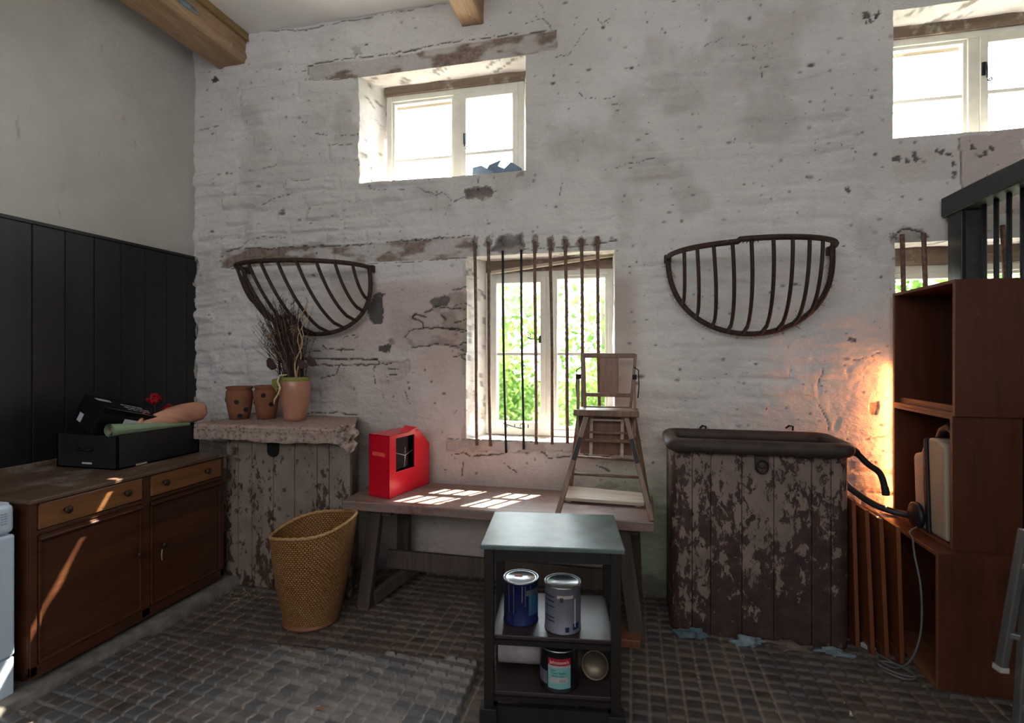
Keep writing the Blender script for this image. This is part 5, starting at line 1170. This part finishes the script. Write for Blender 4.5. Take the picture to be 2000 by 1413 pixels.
# body: profile in the YZ plane, split by the dark seam band
b.prism([(1.50, y, z) for y, z in [(3.255, .72), (3.275, 1.04), (3.262, 1.062), (3.20, 1.078), (3.165, 1.140), (3.16, .675), (3.19, .675)]], (.17, 0, 0)); obj('rear_shell', b, M['vac'], t, bevel=.014, seg=3)
b = MB(); b.prism([(1.492, y, z) for y, z in [(3.160, 1.150), (3.138, 1.165), (3.105, .67), (3.135, .67), (3.16, .9)]], (.186, 0, 0)); obj('seam_band', b, M['vac_black'], t, bevel=.006)
b = MB(); b.prism([(1.50, y, z) for y, z in [(3.135, 1.165), (3.05, 1.17), (2.98, 1.15), (2.965, .675), (3.105, .675)]], (.17, 0, 0)); obj('front_shell', b, M['vac'], t, bevel=.016, seg=3)
obj('handle', MB().tube([(1.56, 3.14, 1.155), (1.56, 3.11, 1.205), (1.56, 3.05, 1.235), (1.56, 2.99, 1.20), (1.56, 2.98, 1.15)], .022, 10), M['vac_black'], t)
def wheel(y, z, r, x):
    b = MB(); b.lathe([(0, 0), (r*.5, 0), (r*.55, .004), (r*.85, .004), (r, .010), (r, .030), (0, .030)], (x, y, z), 32, False, (1, 0, 0)); return obj('wheel', b, M['vac_black'], t)
wheel(3.205, .738, .068, 1.462); wheel(3.205, .738, .068, 1.665)
b = MB(); hp = [(1.52, 3.27, .715), (1.44, 3.33, .712), (1.34, 3.345, .745), (1.25, 3.33, .805), (1.19, 3.33, .86), (1.175, 3.40, .93), (1.175, 3.44, 1.00)]
def smooth(pts, n=10):
    P_ = [Vector(p) for p in pts]; P_ = [P_[0]*2-P_[1]]+P_+[P_[-1]*2-P_[-2]]; out = []
    for i in range(1, len(P_)-2):
        for k in range(n):
            s = k/n; a, b2, c, d = P_[i-1:i+3]; out.append(.5*((2*b2)+(-a+c)*s+(2*a-5*b2+4*c-d)*s*s+(-a+3*b2-3*c+d)*s**3))
    return out+[P_[-2]]
sp = smooth(hp, 26); obj('hose', MB().tube(sp, [.0165 if i % 2 else .0195 for i in range(len(sp))], 10), M['hose'], t)
wp = smooth([(1.150, 3.29, 1.080), (1.215, 3.29, 1.055), (1.285, 3.29, .985), (1.345, 3.29, .935), (1.37, 3.29, .855), (1.375, 3.29, .815)], 6); obj('wand_handle', MB().tube(wp, [.024 if i < 8 else .017 if i < 24 else .019 for i in range(len(wp))], 12), M['vac_black'], t)
cp = smooth([(1.50, 3.20, .685), (1.415, 3.12, .672), (1.395, 3.05, .655), (1.375, 2.99, .60), (1.375, 2.93, .45), (1.37, 2.92, .25), (1.34, 2.94, .10), (1.30, 3.00, .012), (1.24, 3.06, .010), (1.23, 2.97, .010), (1.30, 2.91, .012), (1.365, 2.95, .012), (1.33, 3.03, .012), (1.26, 3.05, .014), (1.22, 3.00, .020), (1.28, 2.93, .022), (1.35, 2.93, .020), (1.33, 3.0, .016), (1.27, 3.12, .010), (1.262, 3.16, .012)], 12)
obj('power_cable', MB().tube(cp, .0048, 6), M['cable'], t, label='thin grey power cable looped on the floor')
obj('plug', MB().bar((1.262, 3.15, .014), (1.225, 3.21, .014), .03, .024), M['plug'], t, bevel=.005, label='off-white plug')
# leaning orange pine panels
for k, (x, y0, h, tl, lab) in enumerate(((1.185, 3.18, .80, .02, 'leaning orange wooden door panel nearest the trough'), (1.235, 3.12, .765, .03, 'second leaning orange wooden door panel from the trough'), (1.285, 3.08, .735, .03, 'third leaning orange wooden door panel from the trough'), (1.345, 3.06, .705, .02, 'leaning orange wooden door panel nearest the plywood boxes'))):
    t = thing('wooden_door', lab, 'cupboard door', (x, y0+.2, 0), 0, 'small wooden doors leaning between trough and boxes'); a = Vector((x, y0, .004)); yv = Vector((0, .40, 0)); up_ = Vector((-tl, 0, h)); th = Vector((.020, 0, 0)); fw = .045/.40
    P = lambda u, v: a+yv*u+up_*v
    for (u0, u1, v0, v1) in ((0, fw, 0, 1), (1-fw, 1, 0, 1), (fw, 1-fw, 0, .07), (fw, 1-fw, .93, 1)): obj('stile' if v1-v0 > .9 else 'rail', MB().prism([P(u0, v0), P(u1, v0), P(u1, v1), P(u0, v1)], th), M['panel'], t, bevel=.002)
    obj('panel', MB().prism([P(fw, .07)+th*.3, P(1-fw, .07)+th*.3, P(1-fw, .93)+th*.3, P(fw, .93)+th*.3], th*.4), M['panel'], t)

# ------------------------------------------------------------ black stall divider at the right
t = thing('stall_divider', 'black painted stable divider with a sloping rail and upright bars behind the plywood boxes', 'stall divider', (1.85, 2.9, 0))
obj('post', MB().box(1.792, 1.915, 3.40, 3.53, 0, 2.43), M['stall'], t, bevel=.004)
obj('post_cover', MB().box(1.808, 1.905, 3.385, 3.40, 1.0, 2.40), M['stall_bare'], t, bevel=.002)
obj('top_rail', MB().box(1.77, 1.90, 1.2, 3.555, 2.405, 2.515), M['stall'], t, bevel=.006)
obj('lower_rail', MB().box(1.80, 1.90, 1.2, 3.40, 1.25, 1.36), M['stall'], t, bevel=.006)
for k in range(22):
    y = 3.30-k*.095; obj('bar', MB().tube([(1.845, y, 1.35), (1.845, y, 2.41)], .0115, 10), M['stall'], t)
for k in range(12): obj('board', MB().box(1.835, 1.865, 1.2+k*.183, 1.2+k*.183+.180, .02, 1.26), M['stall'], t)
# aluminium steps folded at the right edge
t = thing('step_ladder', 'grey aluminium folding steps standing at the right edge of the view', 'step ladder', (1.35, 2.15, 0))
p0 = at(1955, 1305, 2.20); p1 = at(2002, 1035, 2.17); obj('stile', MB().bar(p0, p1, .026, .030, side=(1, .2, 0)), M['alu'], t, bevel=.004)
q0 = at(1978, 1396, 2.12); q1 = at(2012, 1045, 2.20); q0.z = .0; obj('stile', MB().bar(q0, q1, .024, .030, side=(1, .2, 0)), M['alu'], t, bevel=.004)
r0 = q0+Vector((.30, -.10, 0)); r1 = q1+Vector((.26, -.09, 0)); obj('stile', MB().bar(r0, r1, .024, .030, side=(1, .2, 0)), M['alu'], t, bevel=.004)
s1 = p1+Vector((.26, -.09, 0)); s0 = p0+Vector((.30, -.10, 0)); obj('stile', MB().bar(s0, s1, .024, .030, side=(1, .2, 0)), M['alu'], t, bevel=.004)
for f in (.14, .40, .64, .86): obj('rung', MB().bar(q0.lerp(q1, f), r0.lerp(r1, f), .04, .022), M['alu'], t, bevel=.003)
for f in (.25, .75): obj('rung', MB().bar(p0.lerp(p1, f), s0.lerp(s1, f), .03, .02), M['alu'], t, bevel=.003)
obj('foot', MB().bar(p0+Vector((-.001, 0, -.01)), p0+Vector((.0, 0, .008)), .030, .034, side=(1, .2, 0)), M['plug'], t)
# straw and leaf litter
rr = random.Random(6); b = MB()
for i in range(70):
    if i < 18: x, y = -2.50+rr.uniform(-.14, .14), 2.93+rr.uniform(-.12, .1)
    else: x, y = rr.uniform(-2.4, 1.4), rr.uniform(1.8, 3.2)
    z = .003 if x > -2.64 else .064; a = rr.uniform(0, 3.14); l = rr.uniform(.01, .05 if i < 18 else .02); b.tube([(x, y, z), (x+l*math.cos(a)*.5, y+l*math.sin(a)*.5, z+.006), (x+l*math.cos(a), y+l*math.sin(a), z)], .0018, 4)
o = obj('straw', b, M['straw']); o['kind'] = 'stuff'; tag(o, 'scattered bits of straw on the paved floor', 'straw')
b = MB(); b.prism([(-1.36, 2.03, .047), (-1.33, 2.02, .052), (-1.30, 2.03, .050), (-1.33, 2.045, .047)], (0, 0, .002)); tag(obj('dry_leaf', b, M['leafd']), 'small dry orange leaf lying on the grey matting', 'leaf')
